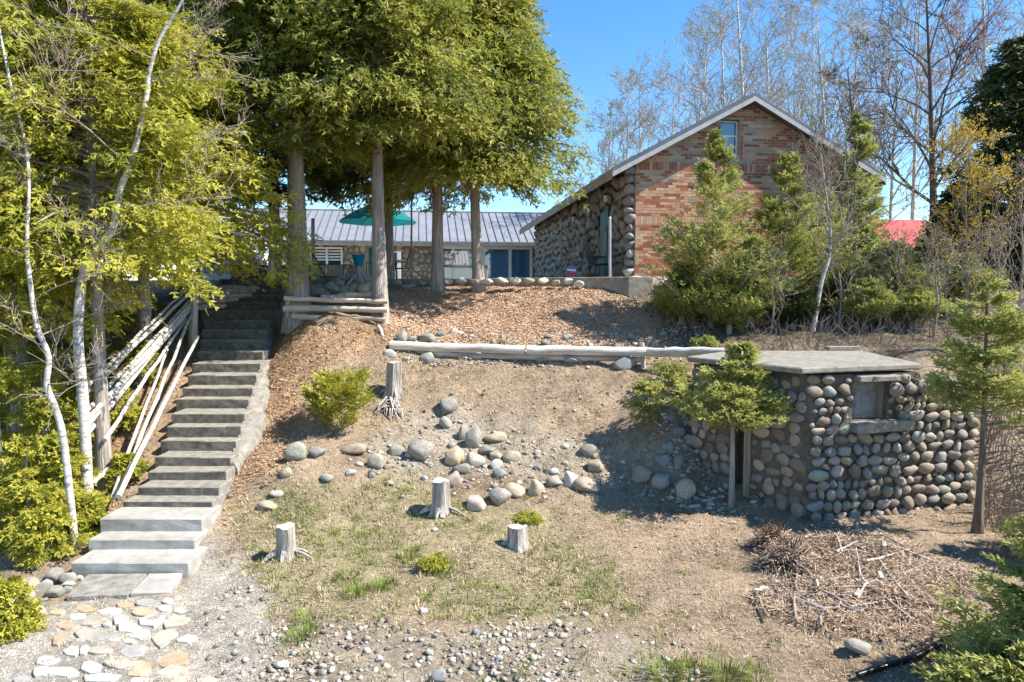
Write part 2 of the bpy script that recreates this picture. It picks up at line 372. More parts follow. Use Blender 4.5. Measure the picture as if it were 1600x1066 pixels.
# colours of what lies on the ground
base = np.zeros(GX.shape + (3,)); base[:] = (.41, .31, .215)
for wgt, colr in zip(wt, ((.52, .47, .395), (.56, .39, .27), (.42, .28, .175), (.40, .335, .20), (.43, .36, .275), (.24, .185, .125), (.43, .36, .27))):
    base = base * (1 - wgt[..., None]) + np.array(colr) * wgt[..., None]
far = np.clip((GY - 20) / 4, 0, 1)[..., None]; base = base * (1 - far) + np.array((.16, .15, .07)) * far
ny, nx = GX.shape
idx = np.arange(nx * ny).reshape(ny, nx)
FQ = np.stack([idx[:-1, :-1], idx[:-1, 1:], idx[1:, 1:], idx[1:, :-1]], -1).reshape(-1, 4)
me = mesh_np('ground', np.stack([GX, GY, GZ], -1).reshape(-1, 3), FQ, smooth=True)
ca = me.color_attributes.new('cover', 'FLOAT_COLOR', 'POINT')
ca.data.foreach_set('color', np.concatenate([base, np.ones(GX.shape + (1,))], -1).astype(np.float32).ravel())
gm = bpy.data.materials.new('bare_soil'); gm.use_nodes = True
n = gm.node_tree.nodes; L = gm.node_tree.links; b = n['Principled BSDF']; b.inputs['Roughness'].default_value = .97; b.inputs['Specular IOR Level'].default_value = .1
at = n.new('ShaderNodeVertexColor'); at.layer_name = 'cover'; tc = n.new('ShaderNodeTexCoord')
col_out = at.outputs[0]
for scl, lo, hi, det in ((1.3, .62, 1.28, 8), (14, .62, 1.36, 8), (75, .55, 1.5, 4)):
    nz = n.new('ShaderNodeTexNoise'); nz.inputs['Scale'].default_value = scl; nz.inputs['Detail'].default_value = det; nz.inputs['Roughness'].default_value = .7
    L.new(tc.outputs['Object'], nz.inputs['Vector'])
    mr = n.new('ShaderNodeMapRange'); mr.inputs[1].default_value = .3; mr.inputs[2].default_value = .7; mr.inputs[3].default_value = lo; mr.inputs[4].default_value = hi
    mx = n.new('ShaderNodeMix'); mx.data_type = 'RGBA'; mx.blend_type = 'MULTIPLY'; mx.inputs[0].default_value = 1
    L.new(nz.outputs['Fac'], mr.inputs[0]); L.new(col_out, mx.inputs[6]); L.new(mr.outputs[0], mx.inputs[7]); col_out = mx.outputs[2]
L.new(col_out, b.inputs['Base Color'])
nz = n.new('ShaderNodeTexNoise'); nz.inputs['Scale'].default_value = 28; nz.inputs['Detail'].default_value = 10; nz.inputs['Roughness'].default_value = .75; L.new(tc.outputs['Object'], nz.inputs['Vector'])
bp = n.new('ShaderNodeBump'); bp.inputs['Strength'].default_value = 1.0; bp.inputs['Distance'].default_value = .09; L.new(nz.outputs['Fac'], bp.inputs['Height']); L.new(bp.outputs[0], b.inputs['Normal'])
ground = link('ground', me, gm); tag(ground, kind='structure', label='dry sloping yard of soil, mulch and gravel below the houses')
# lake behind the photographer
wm = mat('lake_water', (.02, .05, .09), (.03, .07, .11), .3, .08, .25, 1.2, spec=.6)
lk = MB().add([(-400, -500, -.75), (400, -500, -.75), (400, -2.6, -.75), (-400, -2.6, -.75)], [(0, 1, 2, 3)]).build('lake_water', wm); tag(lk, kind='structure', label='open blue lake water below the yard')

# ---------------------------------------------------------------- scattered ground stuff
def scatter(N, x0, x1, y0, y1, prob, g=rng):
    x = g.uniform(x0, x1, N); y = g.uniform(y0, y1, N); z = H_arr(x, y)
    jx, jy = g.normal(0, .26, N), g.normal(0, .26, N)
    p = prob(x, y, z, weights(x + jx, y + jy, H_arr(x + jx, y + jy))); k = g.uniform(0, 1, N) < p
    st = np.zeros(N, bool)
    for i, (D, zz, l, r) in enumerate(ST):
        D2 = ST[i + 1][0] if i + 1 < len(ST) else D + .6
        st |= (y > D - (.65 if i == 0 else .05)) & (y < D2 + .05) & (x > W(l, 500, D).x - .03) & (x < W(r, 500, D).x + .03)
    # inside the stone shed
    s1 = (x - SH_A.x) * (SH_B.y - SH_A.y) - (y - SH_A.y) * (SH_B.x - SH_A.x) < .05
    s2 = (x - SH_A.x) * (SH_C.y - SH_A.y) - (y - SH_A.y) * (SH_C.x - SH_A.x) > -.05
    st |= s1 & s2 & (y < 13)
    k &= ~st
    return x[k], y[k], z[k]
def stuff(name, V, F, m, label, smooth=False, tint=None):
    o = link(name, mesh_np(name, V, F, smooth, tint), m); return tag(o, label=label, cat=name.replace('_', ' '), kind='stuff')
Q1 = np.array([[-.5, -.5, 0], [.5, -.5, 0], [.5, .5, 0], [-.5, .5, 0]], float); QF = np.array([[0, 1, 2, 3]])
BOXV = np.array([[x, y, z] for z in (-.5, .5) for y in (-.5, .5) for x in (-.5, .5)], float); BOXF = np.array([[0, 2, 3, 1], [4, 5, 7, 6], [0, 1, 5, 4], [1, 3, 7, 5], [3, 2, 6, 7], [2, 0, 4, 6]])
def strips(x, y, z, l0, l1, w0, w1, tilt=.35, lift=.012, bend=.2):
    N = len(x); T = np.array([[-.5, -.5, 0], [0, -.5, bend], [.5, -.5, 0], [.5, .5, 0], [0, .5, bend], [-.5, .5, 0]]); F = np.array([[0, 1, 4, 5], [1, 2, 3, 4]])
    S = np.zeros((N, 3, 3)); ln = rng.uniform(l0, l1, N); S[:, 0, 0] = ln; S[:, 1, 1] = rng.uniform(w0, w1, N); S[:, 2, 2] = ln * rng.uniform(-.3, 1, N)
    return inst(T, F, rot_rand(N, tilt) @ S, np.c_[x, y, z + lift * rng.uniform(.3, 1.6, N)])
def pebbles(x, y, z, s0, s1, pw=2.5):
    N = len(x); out = []; s = s0 + (s1 - s0) * rng.uniform(0, 1, N) ** pw
    parts = rng.integers(0, 4, N); Vs, Fs, k0 = [], [], 0
    for k in range(4):
        q = parts == k; n_ = q.sum()
        if not n_: continue
        S = np.zeros((n_, 3, 3)); S[:, 0, 0] = s[q] * rng.uniform(.8, 1.3, n_); S[:, 1, 1] = s[q] * rng.uniform(.6, 1, n_); S[:, 2, 2] = s[q] * rng.uniform(.4, .7, n_)
        V, F = inst(PEBS[k][0], PEBS[k][1], rot_rand(n_, .3) @ S, np.c_[x[q], y[q], z[q] + s[q] * .2]); Vs.append(V); Fs.append(F + k0); k0 += len(V)
    V = np.concatenate(Vs); F = np.concatenate(Fs); return V, F
M_peb = mat('gravel_pebbles', (.13, .115, .095), (.50, .46, .385), 9, .85, c3=(.31, .275, .225), detail=0)
M_grav = mat('path_gravel', (.26, .23, .19), (.56, .515, .435), 9, .9, c3=(.42, .38, .315), detail=0)
M_chip = mat('mulch_chips', (.38, .225, .135), (.76, .59, .44), 30, .9, c3=(.62, .44, .305), detail=0)
M_straw = mat('dry_litter', (.24, .17, .10), (.60, .49, .33), 20, .9, c3=(.44, .335, .21), detail=0)
M_needle = mat('fallen_cedar_litter', (.26, .145, .08), (.58, .39, .24), 20, .9, c3=(.44, .27, .155), detail=0)
M_grass = mat('green_grass', (.10, .15, .025), (.32, .36, .08), 6, .7, c3=(.21, .26, .055), trans=.3)
# fine light gravel of the path
x, y, z = scatter(90000, -8, 3.5, 5.6, 10.6, lambda x, y, z, w: w[0] * .62); stuff('gravel', *pebbles(x, y, z, .005, .014, 1.5), M_grav, 'fine pale gravel of the path beside the steps')
x, y, z = scatter(16000, -3.6, 2.6, 5.4, 8.4, lambda x, y, z, w: (w[6] * .36 + w[0] * .10 * (x > -3.6)) * np.clip(.62 + .6 * np.sin(x * 2.7 + 2 * np.sin(y * 2.1)), .1, 1)); stuff('river_pebbles', *pebbles(x, y, z, .014, .055, 2.6), M_peb, 'loose rounded pebbles along the bottom of the yard', True)
x, y, z = scatter(9000, -5, 5, 9.8, 15.2, lambda x, y, z, w: .05 + .6 * w[4]); stuff('slope_pebbles', *pebbles(x, y, z, .012, .06, 3.), M_peb, 'small stones spilled down the bare slope', True)
x, y, z = scatter(5000, -2.4, 4.5, 14.3, 16.0, lambda x, y, z, w: .35 * (1 - w[1]) * (z > 2)); stuff('edge_pebbles', *pebbles(x, y, z, .015, .07, 2.5), M_peb, 'small stones gathered along the log edging', True)
x, y, z = scatter(1500, 1.7, 4.2, 10.6, 13.4, lambda x, y, z, w: .8 * np.exp(-((x - 3.05 + (y - 12) * .1) / .55) ** 2) + 0 * x); stuff('rubble', *pebbles(x, y, z, .02, .09, 2.4), M_peb, 'loose rubble in the shade beside the stone hut', True)
# wood chips on the upper bank
x, y, z = scatter(60000, -3.6, 4.2, 14.6, 19, lambda x, y, z, w: w[1]); stuff('mulch', *strips(x, y, z, .018, .065, .008, .024, .5, .016), M_chip, 'orange brown wood chip mulch on the upper bank')
# cedar litter next to the stairs and dry litter everywhere
x, y, z = scatter(42000, -9, -1, 7.5, 17.5, lambda x, y, z, w: w[2] * .9); stuff('cedar_litter', *strips(x, y, z, .03, .12, .006, .018, .5, .02), M_needle, 'rusty fallen cedar litter beside the concrete steps')
x, y, z = scatter(105000, -5, 8.5, 5.6, 15.5, lambda x, y, z, w: (.55 + .2 * np.sin(x * 2 + y * 3)) * (1 - w[0] * .85) * (1 - w[6] * .6) * (1 - w[1]) * (1 - w[2] * .6)); stuff('dry_grass', *strips(x, y, z, .02, .085, .002, .006, .5, .014), M_straw, 'dry straw coloured litter over the bare yard')
x, y, z = scatter(26000, -5, 8.5, 5.6, 15.5, lambda x, y, z, w: .6 * np.clip(np.sin(x * 1.3 + 2 * np.sin(y * .9)) * np.sin(y * 1.6 + x * .5) + .35, 0, 1) * (1 - w[0]) * (1 - w[1]) * (1 - w[6] * .5)); stuff('coarse_litter', *strips(x, y, z, .03, .14, .003, .010, .55, .02), mat('brown_litter', (.15, .10, .06), (.50, .39, .26), 20, .9, c3=(.31, .225, .14), detail=0), 'brown dead stems and leaves strewn in drifts over the yard')
# green grass in tufts
def tufts(x, y, z, per, h0, h1, spread, m, name, label):
    N = len(x); K = per; ct = np.repeat(np.arange(N), K); n_ = len(ct)
    a = rng.uniform(0, 2 * np.pi, n_); rr = spread * np.sqrt(rng.uniform(0, 1, n_)); h = rng.uniform(h0, h1, n_) * np.repeat(rng.uniform(.6, 1.2, N), K); ln = rng.uniform(.15, .8, n_) * h
    bx, by = x[ct] + rr * np.cos(a), y[ct] + rr * np.sin(a); bz = H_arr(bx, by) - .01
    d = np.stack([np.cos(a), np.sin(a)], 1); pz = np.stack([-np.sin(a), np.cos(a)], 1) * rng.uniform(.003, .006, n_)[:, None]
    V = np.zeros((n_, 5, 3)); B = np.c_[bx, by]
    V[:, 0, :2] = B - pz; V[:, 1, :2] = B + pz; V[:, 0, 2] = V[:, 1, 2] = bz
    mid = B + d * ln[:, None] * .35; V[:, 2, :2] = mid + pz * .8; V[:, 3, :2] = mid - pz * .8; V[:, 2, 2] = V[:, 3, 2] = bz + h * .6
    V[:, 4, :2] = B + d * ln[:, None]; V[:, 4, 2] = bz + h
    base = np.arange(n_) * 5
    F = np.concatenate([np.stack([base, base + 1, base + 2], 1), np.stack([base, base + 2, base + 3], 1), np.stack([base + 3, base + 2, base + 4], 1)])
    return stuff(name, V.reshape(-1, 3), F, m, label)
gp = lambda x, y: np.clip(.5 + .9 * np.sin(x * 1.9 + 1.5 * np.sin(y * 1.3)) * np.sin(y * 2.3 + x), 0, 1)
x, y, z = scatter(5200, -5, 5.5, 5.8, 11.5, lambda x, y, z, w: w[3] * gp(x, y) * .75 + .07 * (1 - w[0]) * gp(x * .8 + 2, y * 1.4) + .10 * w[6] * gp(x * 1.7, y)); tufts(x, y, z, 16, .03, .10, .08, M_grass, 'grass', 'patchy green grass growing in the lower yard')
x, y, z = scatter(2600, -5, 5, 6, 11.5, lambda x, y, z, w: w[3] * .75 * gp(x * 1.3 + 1, y * .9) + .05); tufts(x, y, z, 14, .03, .09, .09, M_straw, 'straw_grass', 'yellowed old grass between the stumps')
cx = np.array([hit(q, r).x for q, r in ((475,990),(480,975),(470,1000),(1080,1058),(1130,1060),(1180,1062),(1040,1062),(640,870),(600,920),(560,930),(545,905),(690,890))]); cy = np.array([hit(q, r).y for q, r in ((475,990),(480,975),(470,1000),(1080,1058),(1130,1060),(1180,1062),(1040,1062),(640,870),(600,920),(560,930),(545,905),(690,890))])
tufts(cx, cy, cy * 0, 170, .06, .16, .19, M_grass, 'lush_grass', 'taller fresh green grass tufts near the pebbles')
M_clod = mat('dark_litter', (.10, .07, .045), (.30, .22, .15), 18, .95, c3=(.19, .135, .09), detail=0)
x, y, z = scatter(11000, -5, 8.5, 6, 15.5, lambda x, y, z, w: .42 * gp(x * 1.1 + 4, y * 1.2) * (1 - w[0]) * (1 - w[1]) * (1 - .5 * w[6])); stuff('leaf_litter', *strips(x, y, z, .015, .06, .01, .03, .6, .012), M_clod, 'dark brown leaf litter scattered over the yard')
x, y, z = scatter(1500, -4.5, 4, 10.8, 15.2, lambda x, y, z, w: .55 * gp(x * .9, y * 1.1 + 1)); tufts(x, y, z, 13, .03, .11, .08, M_straw, 'slope_grass', 'dry grass tufts on the bare middle slope')
x, y, z = scatter(420, -4.5, 4, 10.8, 15.6, lambda x, y, z, w: .5 * gp(x * 1.2 + 3, y)); tufts(x, y, z, 12, .02, .07, .06, M_grass, 'slope_weeds', 'small green weeds on the bare middle slope')
x, y, z = scatter(700, -3.5, 6, 13.5, 18.2, lambda x, y, z, w: .25 * (1 - w[1]) + 0 * x); tufts(x, y, z, 14, .04, .13, .09, M_straw, 'bank_grass', 'dry grass tufts on the upper bank')
# ================================================================ STAIRS
st = empty('concrete_staircase', (W(190, 900, ST[0][0]).x, ST[0][0], 0), 'long flight of worn grey concrete steps climbing the bank on the left', 'stairs')
for i, (D, z, l, r) in enumerate(ST):
    D2 = ST[i + 1][0] if i + 1 < len(ST) else D + .5
    zt = ST[i + 1][1] if i + 1 < len(ST) else ZP - .02
    xl, xr = W(l, 500, D).x, W(r, 500, D).x
    h = .34 + (zt - z)
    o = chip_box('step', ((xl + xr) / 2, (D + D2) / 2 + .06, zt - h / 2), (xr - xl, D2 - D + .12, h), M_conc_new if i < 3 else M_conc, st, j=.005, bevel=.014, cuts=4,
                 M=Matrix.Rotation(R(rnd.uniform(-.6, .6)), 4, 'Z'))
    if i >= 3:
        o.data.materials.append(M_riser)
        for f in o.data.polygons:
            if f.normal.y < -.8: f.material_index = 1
# broken concrete cheek on the right of the middle steps
mb = MB(); rows = []
for i in range(6, 14):
    D, z, l, r = ST[i]; x = W(r, 500, D).x; w_ = (.10, .20, .24, .26, .22, .24, .16, .08)[i - 6]
    for f in (0, .5):
        Df = D + f * (ST[i + 1][0] - D); zf = z + .02 + f * (ST[i + 1][1] - z); jj = lambda: rnd.uniform(-.025, .025)
        rows.append([(x - .05, Df, zf - .5), (x - .05, Df, zf + .02), (x + .04 + jj() * .4, Df, zf + .03 + jj()), (x + w_ + jj(), Df + jj(), zf - .04 + jj()), (x + w_ + .08 + jj(), Df, zf - .5)])
V = [p for r_ in rows for p in r_]; n5 = len(rows)
mb.add(V, [(a * 5 + b, a * 5 + b + 1, (a + 1) * 5 + b + 1, (a + 1) * 5 + b) for a in range(n5 - 1) for b in range(4)] + [(0, 1, 2, 3, 4), tuple(5 * (n5 - 1) + q for q in (4, 3, 2, 1, 0))])
mb.build('broken_edge', M_conc, st)
# two paving slabs at the foot
for c4, m, lab in ((((103, 932), (199, 929), (230, 896), (137, 897)), M_conc_dk, 'dark square concrete paving slab at the foot of the steps'),
              (((203, 927), (266, 925), (285, 895), (233, 896)), M_conc_new, 'pale square concrete paving slab at the foot of the steps')):
    p = [G(a, b_, .035) for a, b_ in c4]; tag(MB().prism(p, (0, 0, -.09)).build('paving_slab', m, bevel=.008), lab, 'paving slab')
# ---------------------------------------------------------------- flagstone path
path = tag(link('path', mesh_np('path', *inst(Q1, QF, np.array([np.diag((1.9, 2.2, 1.))]), np.array([[-5.15, 6.9, -.06]]))), M_grav), label='gravel path with irregular flagstones before the steps', kind='structure')
FS = [(735,350,105,45,7),(880,352,130,45,0),(1000,345,70,50,5),(505,392,130,50,7),(655,403,170,50,5),(852,415,140,55,2),(982,396,90,40,5),(1072,405,85,36,5),
      (345,438,110,35,7),(458,455,100,36,5),(545,480,130,55,5),(640,490,70,30,0),(725,460,100,60,0),(905,465,145,70,5),(1052,465,160,72,5),(385,512,120,55,7),(765,510,150,70,5),
      (535,558,200,75,5),(835,545,140,55,5),(985,555,150,110,5),(1110,575,130,45,5),(355,595,85,70,2),(630,593,200,65,0),(770,600,80,30,1),(430,675,100,70,5),(505,668,65,55,5),
      (610,665,150,55,3),(800,655,170,85,0),(1020,675,215,120,7),(285,728,130,60,5),(540,750,145,70,5),(705,740,160,70,1),(830,760,150,95,7),(1035,770,230,110,5),
      (250,790,120,60,5),(375,790,220,60,5),(610,815,240,60,5),(1240,818,160,40,1),(830,830,120,40,5),(130,830,120,50,0)]
M_fl = [mat('flagstone_beige', (.30, .265, .205), (.45, .41, .335), 7, .9, .4, 40, objrand=.12), mat('flagstone_grey', (.24, .23, .21), (.40, .385, .35), 7, .9, .4, 40, objrand=.15), mat('flagstone_sand', (.33, .24, .15), (.46, .365, .255), 7, .9, .4, 40, objrand=.12), mat('flagstone_white', (.38, .36, .315), (.52, .495, .44), 7, .9, .4, 40, objrand=.08)]
FLAG = {5: [M_fl[3], M_fl[3], M_fl[0]], 7: [M_fl[2]], 0: [M_fl[1]], 1: [M_fl[0]], 2: [M_fl[2]], 3: [M_fl[0]]}
for cx, cy, wd, hh, mi in FS:
    px, py = cx / 3.81, 850 + cy / 3.81; a, b2 = wd / 7.62 * 1.02, hh / 7.62 * 1.02; k = rnd.randint(5, 7); ph = rnd.uniform(0, 6); sk = rnd.uniform(-.1, .35); pts = []
    for q in range(k):
        an = ph + 2 * math.pi * q / k + rnd.uniform(-.2, .2); rr = rnd.uniform(.84, 1.2); dx, dy = math.cos(an) * rr, math.sin(an) * rr
        g = G(px + dx * a - dy * a * sk, py + dy * b2, 0); pts.append(Vector((g.x, g.y, H_at(g.x, g.y) + .010)))
    nrm = (pts[1] - pts[0]).cross(pts[2] - pts[0])
    if nrm.z < 0: pts.reverse()
    zt = sum(p.z for p in pts) / len(pts) + rnd.uniform(.006, .014)
    for p in pts: p.z = zt + rnd.uniform(-.004, .004)
    MB().prism(pts, (0, 0, -.07)).build('flagstone', rnd.choice(FLAG[mi]), path, bevel=.006)

# ================================================================ BOULDERS (each a thing)
def boulder(px, py, wp, hp, mi, label, group=None, cat='rock', name='boulder', sink=.34, D=None, flat=None):
    base = W(px, py + hp * .5, D) if D else hit(px, py + hp * .42)
    dist = base.y; sw = wp * dist / FP / 2; shh = hp * dist / FP / 2
    m = rnd.choice(ROCKS).copy() if False else None
    k = rnd.randrange(len(ROCKS)); key = ('B', k, mi)
    if key not in WSTONE:
        c = ROCKS[k].copy(); c.materials.append(BST[mi]); WSTONE[key] = c
    o = link(name, WSTONE[key]); o.scale = (sw * 1.06, sw * rnd.uniform(.75, 1.0), shh * 1.2)
    o.rotation_euler = (rnd.uniform(-.1, .1), rnd.uniform(-.12, .12), rnd.uniform(-.4, .4) + rnd.choice((0, math.pi)))
    o.location = (base.x, base.y + sw * .3, base.z + shh * (1 - sink))
    return tag(o, label, cat, group)
BL = [(461,707,36,32,GREEN,'squarish tan grey boulder left of the low cedar shrub'),(494,707,30,15,GREY,'low dark grey stone right beneath the cedar shrub'),
 (552,703,44,18,BROWN,'brown half buried rock with dry grass on top'),(587,722,25,26,GREEN,'upright greenish grey egg shaped stone below the shrub'),
 (619,705,26,16,GREEN,'small greenish stone left of the large lumpy boulder'),(657,704,48,30,GREY,'large lumpy grey boulder in the middle of the stone row'),
 (699,636,34,27,GREY,'angular light grey rock highest on the bare slope'),(697,661,21,20,GREY,'rounded grey stone just under the highest angular rock'),
 (711,714,33,29,OCHRE,'round orange tan boulder in the stone row'),(741,685,29,31,GREY,'upright grey slab-like boulder leaning in the pile'),
 (724,676,16,26,GREEN,'narrow upright greenish stone beside the leaning grey boulder'),(775,684,37,18,TAN,'long flat tan stone on top of the pile'),
 (739,720,35,24,GREY,'flat grey boulder right of the orange one'),(775,712,25,15,TAN,'small olive tan stone under the long flat one'),(800,714,30,18,TAN,'tan wedge shaped stone at the right end of the pile'),
 (760,704,31,17,GREY,'dark lumpy stone in the centre of the pile'),(776,727,23,16,PALE,'pale grey flat stone below the pile'),(780,742,24,18,BLUE,'smooth blue grey stone below the pile'),
 (722,734,29,17,GREY,'rounded grey stone above the pinkish boulder'),(709,751,31,27,PINK,'pinkish white boulder behind the tall pale stump'),
 (744,786,37,26,PINK,'pale pinkish boulder just right of the tall pale stump'),(781,778,38,26,GREY,'large smooth grey boulder second right of the stump'),
 (804,767,38,23,TAN,'smooth tan boulder third right of the stump'),(837,763,28,26,TAN,'angular tan boulder fourth right of the stump'),
 (866,753,29,18,GREY,'low dark grey boulder fifth right of the stump'),(890,749,27,26,PALE,'rough pale boulder sixth right of the stump'),
 (511,748,21,15,GREY,'small grey stone lying alone left of the row'),(446,741,23,16,TAN,'flat tan stone near the steps'),(432,773,23,10,PALE,'flat white stone on the grass near the steps'),
 (415,792,30,17,TAN,'angular tan block lying beside the lower steps'),(548,740,20,13,PALE,'small white stone in front of the row'),
 (915,760,44,26,TAN,'long pale tan boulder right of the rough pale one'),(1005,740,43,27,TAN,'smooth oval tan boulder before the shaded rubble'),
 (1032,755,30,24,PINK,'brownish pink boulder between two tan ones'),(1072,766,36,33,TAN,'largest smooth boulder, just left of the thin cedar trunk'),
 (931,727,31,21,TAN,'tan grey boulder on the rubble slope'),(920,706,31,20,GREY,'grey boulder above the tan one on the rubble slope'),
 (1344,1012,40,23,GREY,'dark grey rock alone in front of the brush heap'),
 (628,528,19,18,BLUE,'round blue grey stone behind the left end of the log'),(643,529,16,11,GREY,'small grey stone beside the round blue one'),(668,527,30,18,GREEN,'large pale stone behind the log edging'),
 (668,561,26,18,GREEN,'greenish stone under the left end of the log'),(975,567,36,22,BLUE,'dark bluish boulder below the log beside the stake'),(894,563,32,15,BLUE,'dark flat stone half hidden under the log'),
 (848,562,30,11,BLUE,'low dark stone beneath the middle of the log'),(608,553,22,12,PALE,'white stone at the left end of the log edging'),(634,561,14,9,PALE,'small pale stone in the grass left under the log'),
 (81,901,36,26,GREY,'large striped grey boulder at the foot of the steps'),(41,915,36,21,TAN,'tan boulder left of the rounded grey one'),(64,918,29,22,GREY,'round light grey boulder in the group by the steps'),
 (105,904,26,20,GREEN,'greenish boulder beside the lowest step'),(82,926,32,19,GREEN,'long greenish stone in the group by the steps'),(37,933,27,20,PINK,'pinkish boulder in the group by the path'),
 (22,946,42,26,PALE,'large white boulder at the left end of the group'),(64,943,24,16,BLUE,'blue grey stone at the edge of the path'),(52,961,36,26,OCHRE,'tan boulder lowest of the group by the path'),
 (123,904,14,11,PALE,'small white stone touching the lowest step'),(104,914,25,8,PALE,'thin white stone beside the dark slab'),(104,923,18,11,GREY,'small brown grey stone beside the dark slab'),
 (9,974,40,32,GREY,'big grey boulder cut by the left picture edge'),
 (1036,722,28,24,BLUE,'large dark blue grey boulder in the shaded rubble'),(1062,721,19,21,BLUE,'upright dark boulder in the shaded rubble'),(1078,690,24,18,BLUE,'angular dark rock high in the shaded rubble'),
 (1061,675,20,17,BLUE,'dark teal rock in the shaded rubble'),(1073,661,23,14,GREY,'flat grey rock near the top of the shaded rubble'),(1044,701,20,19,BLUE,'blocky dark rock at the left of the shaded rubble'),
 (1092,703,16,15,GREY,'dark stone next to the hut wall'),(1074,638,8,13,PALE,'narrow white stone at the top of the shaded rubble'),
 (685,1058,28,24,BLUE,'dark blue grey cobble at the bottom among the pebbles'),(660,957,14,10,PALE,'white stone where grass meets pebbles'),(440,1041,22,11,PALE,'flat white stone on the left edge of the pebbles')]
for a in BL: boulder(*a)
# smaller stones nobody could name one by one
for (x0, y0, x1, y1, N, lab, grp) in ((560,690,960,760,46,'small stone strewn among the boulders on the bare slope','small stones between the boulders'),
                            (440,960,900,1060,40,'fist sized pebble in the gravel at the bottom','larger pebbles at the bottom'),
                            (1040,640,1110,740,20,'small dark stone in the shaded rubble','small stones in the shaded rubble'),
                            (680,518,1040,540,24,'small stone behind the log edging','small stones behind the log')):
    for _ in range(N):
        s = rnd.uniform(7, 15); boulder(rnd.uniform(x0, x1), rnd.uniform(y0, y1), s, s * rnd.uniform(.55, .8), rnd.choice((GREY, TAN, PALE, PALE, GREEN, BLUE, PINK, BROWN)) if x0 != 1040 else rnd.choice((BLUE, GREY, BLUE, GREEN)), lab, grp, 'stone', 'loose_stone')

# ================================================================ STONE HUT
hut = empty('stone_hut', SH_A + Vector((0, 0, .2)), 'small cobblestone hut with a flat concrete roof built into the bank', 'hut')
ZT = 2.62; fd = (SH_B - SH_A).normalized(); fn = Vector((fd.y, -fd.x, 0)); FL = (SH_B - SH_A).length
sd = (SH_C - SH_A).normalized(); sn = Vector((-sd.y, sd.x, 0)); SL = (SH_C - SH_A).length
def fp(u, z, o=0.): p = SH_A + fd * u + fn * o; return Vector((p.x, p.y, z))
def sp(u, z, o=0.): p = SH_A + sd * u + sn * o; return Vector((p.x, p.y, z))
def f_uv(px, py):
    d = ray(px, py); C = Vector((0, 0, CH)); t = (SH_A - C).dot(fn) / d.dot(fn); p = C + d * t
    return (p - SH_A).dot(fd), p.z
def s_uv(px, py):
    d = ray(px, py); C = Vector((0, 0, CH)); t = (SH_A - C).dot(sn) / d.dot(sn); p = C + d * t
    return (p - SH_A).dot(sd), p.z
wu0, wz1 = f_uv(1333, 597); wu1, wz0 = f_uv(1384, 655)
ur, _ = f_uv(1437, 575); ue, zr = f_uv(1525, 642)
zlow = -.3; TH = -fn * .32
mb = MB()
mb.prism([fp(0, zlow), fp(wu0, zlow), fp(wu0, ZT - .14), fp(0, ZT - .14)], TH)
mb.prism([fp(wu0, zlow), fp(wu1, zlow), fp(wu1, wz0), fp(wu0, wz0)], TH)
mb.prism([fp(wu0, wz1), fp(wu1, wz1), fp(wu1, ZT - .14), fp(wu0, ZT - .14)], TH)
mb.prism([fp(wu1, zlow), fp(ue, zlow), fp(ue, zr), fp(ur + .05, ZT - .3), fp(ur, ZT - .14), fp(wu1, ZT - .14)], TH)
mb.build('front_wall', M_mortar, hut)
du0 = s_uv(1163, 700)[0]; du1 = min(s_uv(1147, 700)[0], SL - .35)
mb = MB()
mb.prism([sp(.0, zlow), sp(du0, zlow), sp(du0, ZT - .14), sp(0, ZT - .14)], -sn * .3)
mb.prism([sp(du1, zlow), sp(SL, zlow), sp(SL, ZT - .14), sp(du1, ZT - .14)], -sn * .3)
mb.prism([sp(du0, 2.35), sp(du1, 2.35), sp(du1, ZT - .14), sp(du0, ZT - .14)], -sn * .3)
mb.build('side_wall', M_mortar, hut)
M_darkwood = mat('dark_old_wood', (.05, .035, .025), (.14, .10, .07), 8, .9, .5, 30)
M_oldwood = mat('old_board', (.20, .16, .13), (.40, .34, .28), 6, .9, .5, 30, stretch=(3, 3, .4))
mb = MB(); mb.prism([sp(du0 - .02, zlow, -.2), sp(du1 + .02, zlow, -.2), sp(du1 + .02, 2.35, -.2), sp(du0 - .02, 2.35, -.2)], -sn * .05); mb.build('door', M_darkwood, hut)
MB().prism([sp(du0 - .13, .2, .03), sp(du0 - .01, .2, .03), sp(du0 - .01, 2.33, .03), sp(du0 - .13, 2.33, .03)], -sn * .2).build('door_jamb', M_oldwood, hut)
# window: board, frame, lintel, sill
wn = MB().prism([fp(wu0, wz0, -.16), fp(wu1, wz0, -.16), fp(wu1, wz1, -.16), fp(wu0, wz1, -.16)], -fn * .04).build('window', mat('boarded_window', (.17, .165, .17), (.40, .38, .36), 9, .8, .4, 30), hut)
MB().prism([fp(wu1 - .07, wz0 + .002, -.07), fp(wu1 - .002, wz0 + .002, -.07), fp(wu1 - .002, wz1 - .002, -.07), fp(wu1 - .07, wz1 - .002, -.07)], -fn * .085).build('frame', M_oldwood, wn)
MB().prism([fp(wu0 + .002, wz1 - .06, -.09), fp(wu1 - .072, wz1 - .06, -.09), fp(wu1 - .072, wz1 - .002, -.09), fp(wu0 + .002, wz1 - .002, -.09)], -fn * .06).build('frame', M_oldwood, wn)
MB().prism([fp(wu0 + .002, wz0 + .002, -.1), fp(wu0 + .05, wz0 + .002, -.1), fp(wu0 + .05, wz1 - .062, -.1), fp(wu0 + .002, wz1 - .062, -.1)], -fn * .05).build('frame', M_oldwood, wn)
a0 = f_uv(1334, 590)[0]; a1 = f_uv(1398, 590)[0]
chip_box('lintel', fp((a0 + a1) / 2, (wz1 + ZT - .15) / 2, .04), (a1 - a0, .2, ZT - .17 - wz1), M_conc_dk, hut, M=Matrix.Rotation(math.atan2(fd.y, fd.x), 4, 'Z'), j=.008)
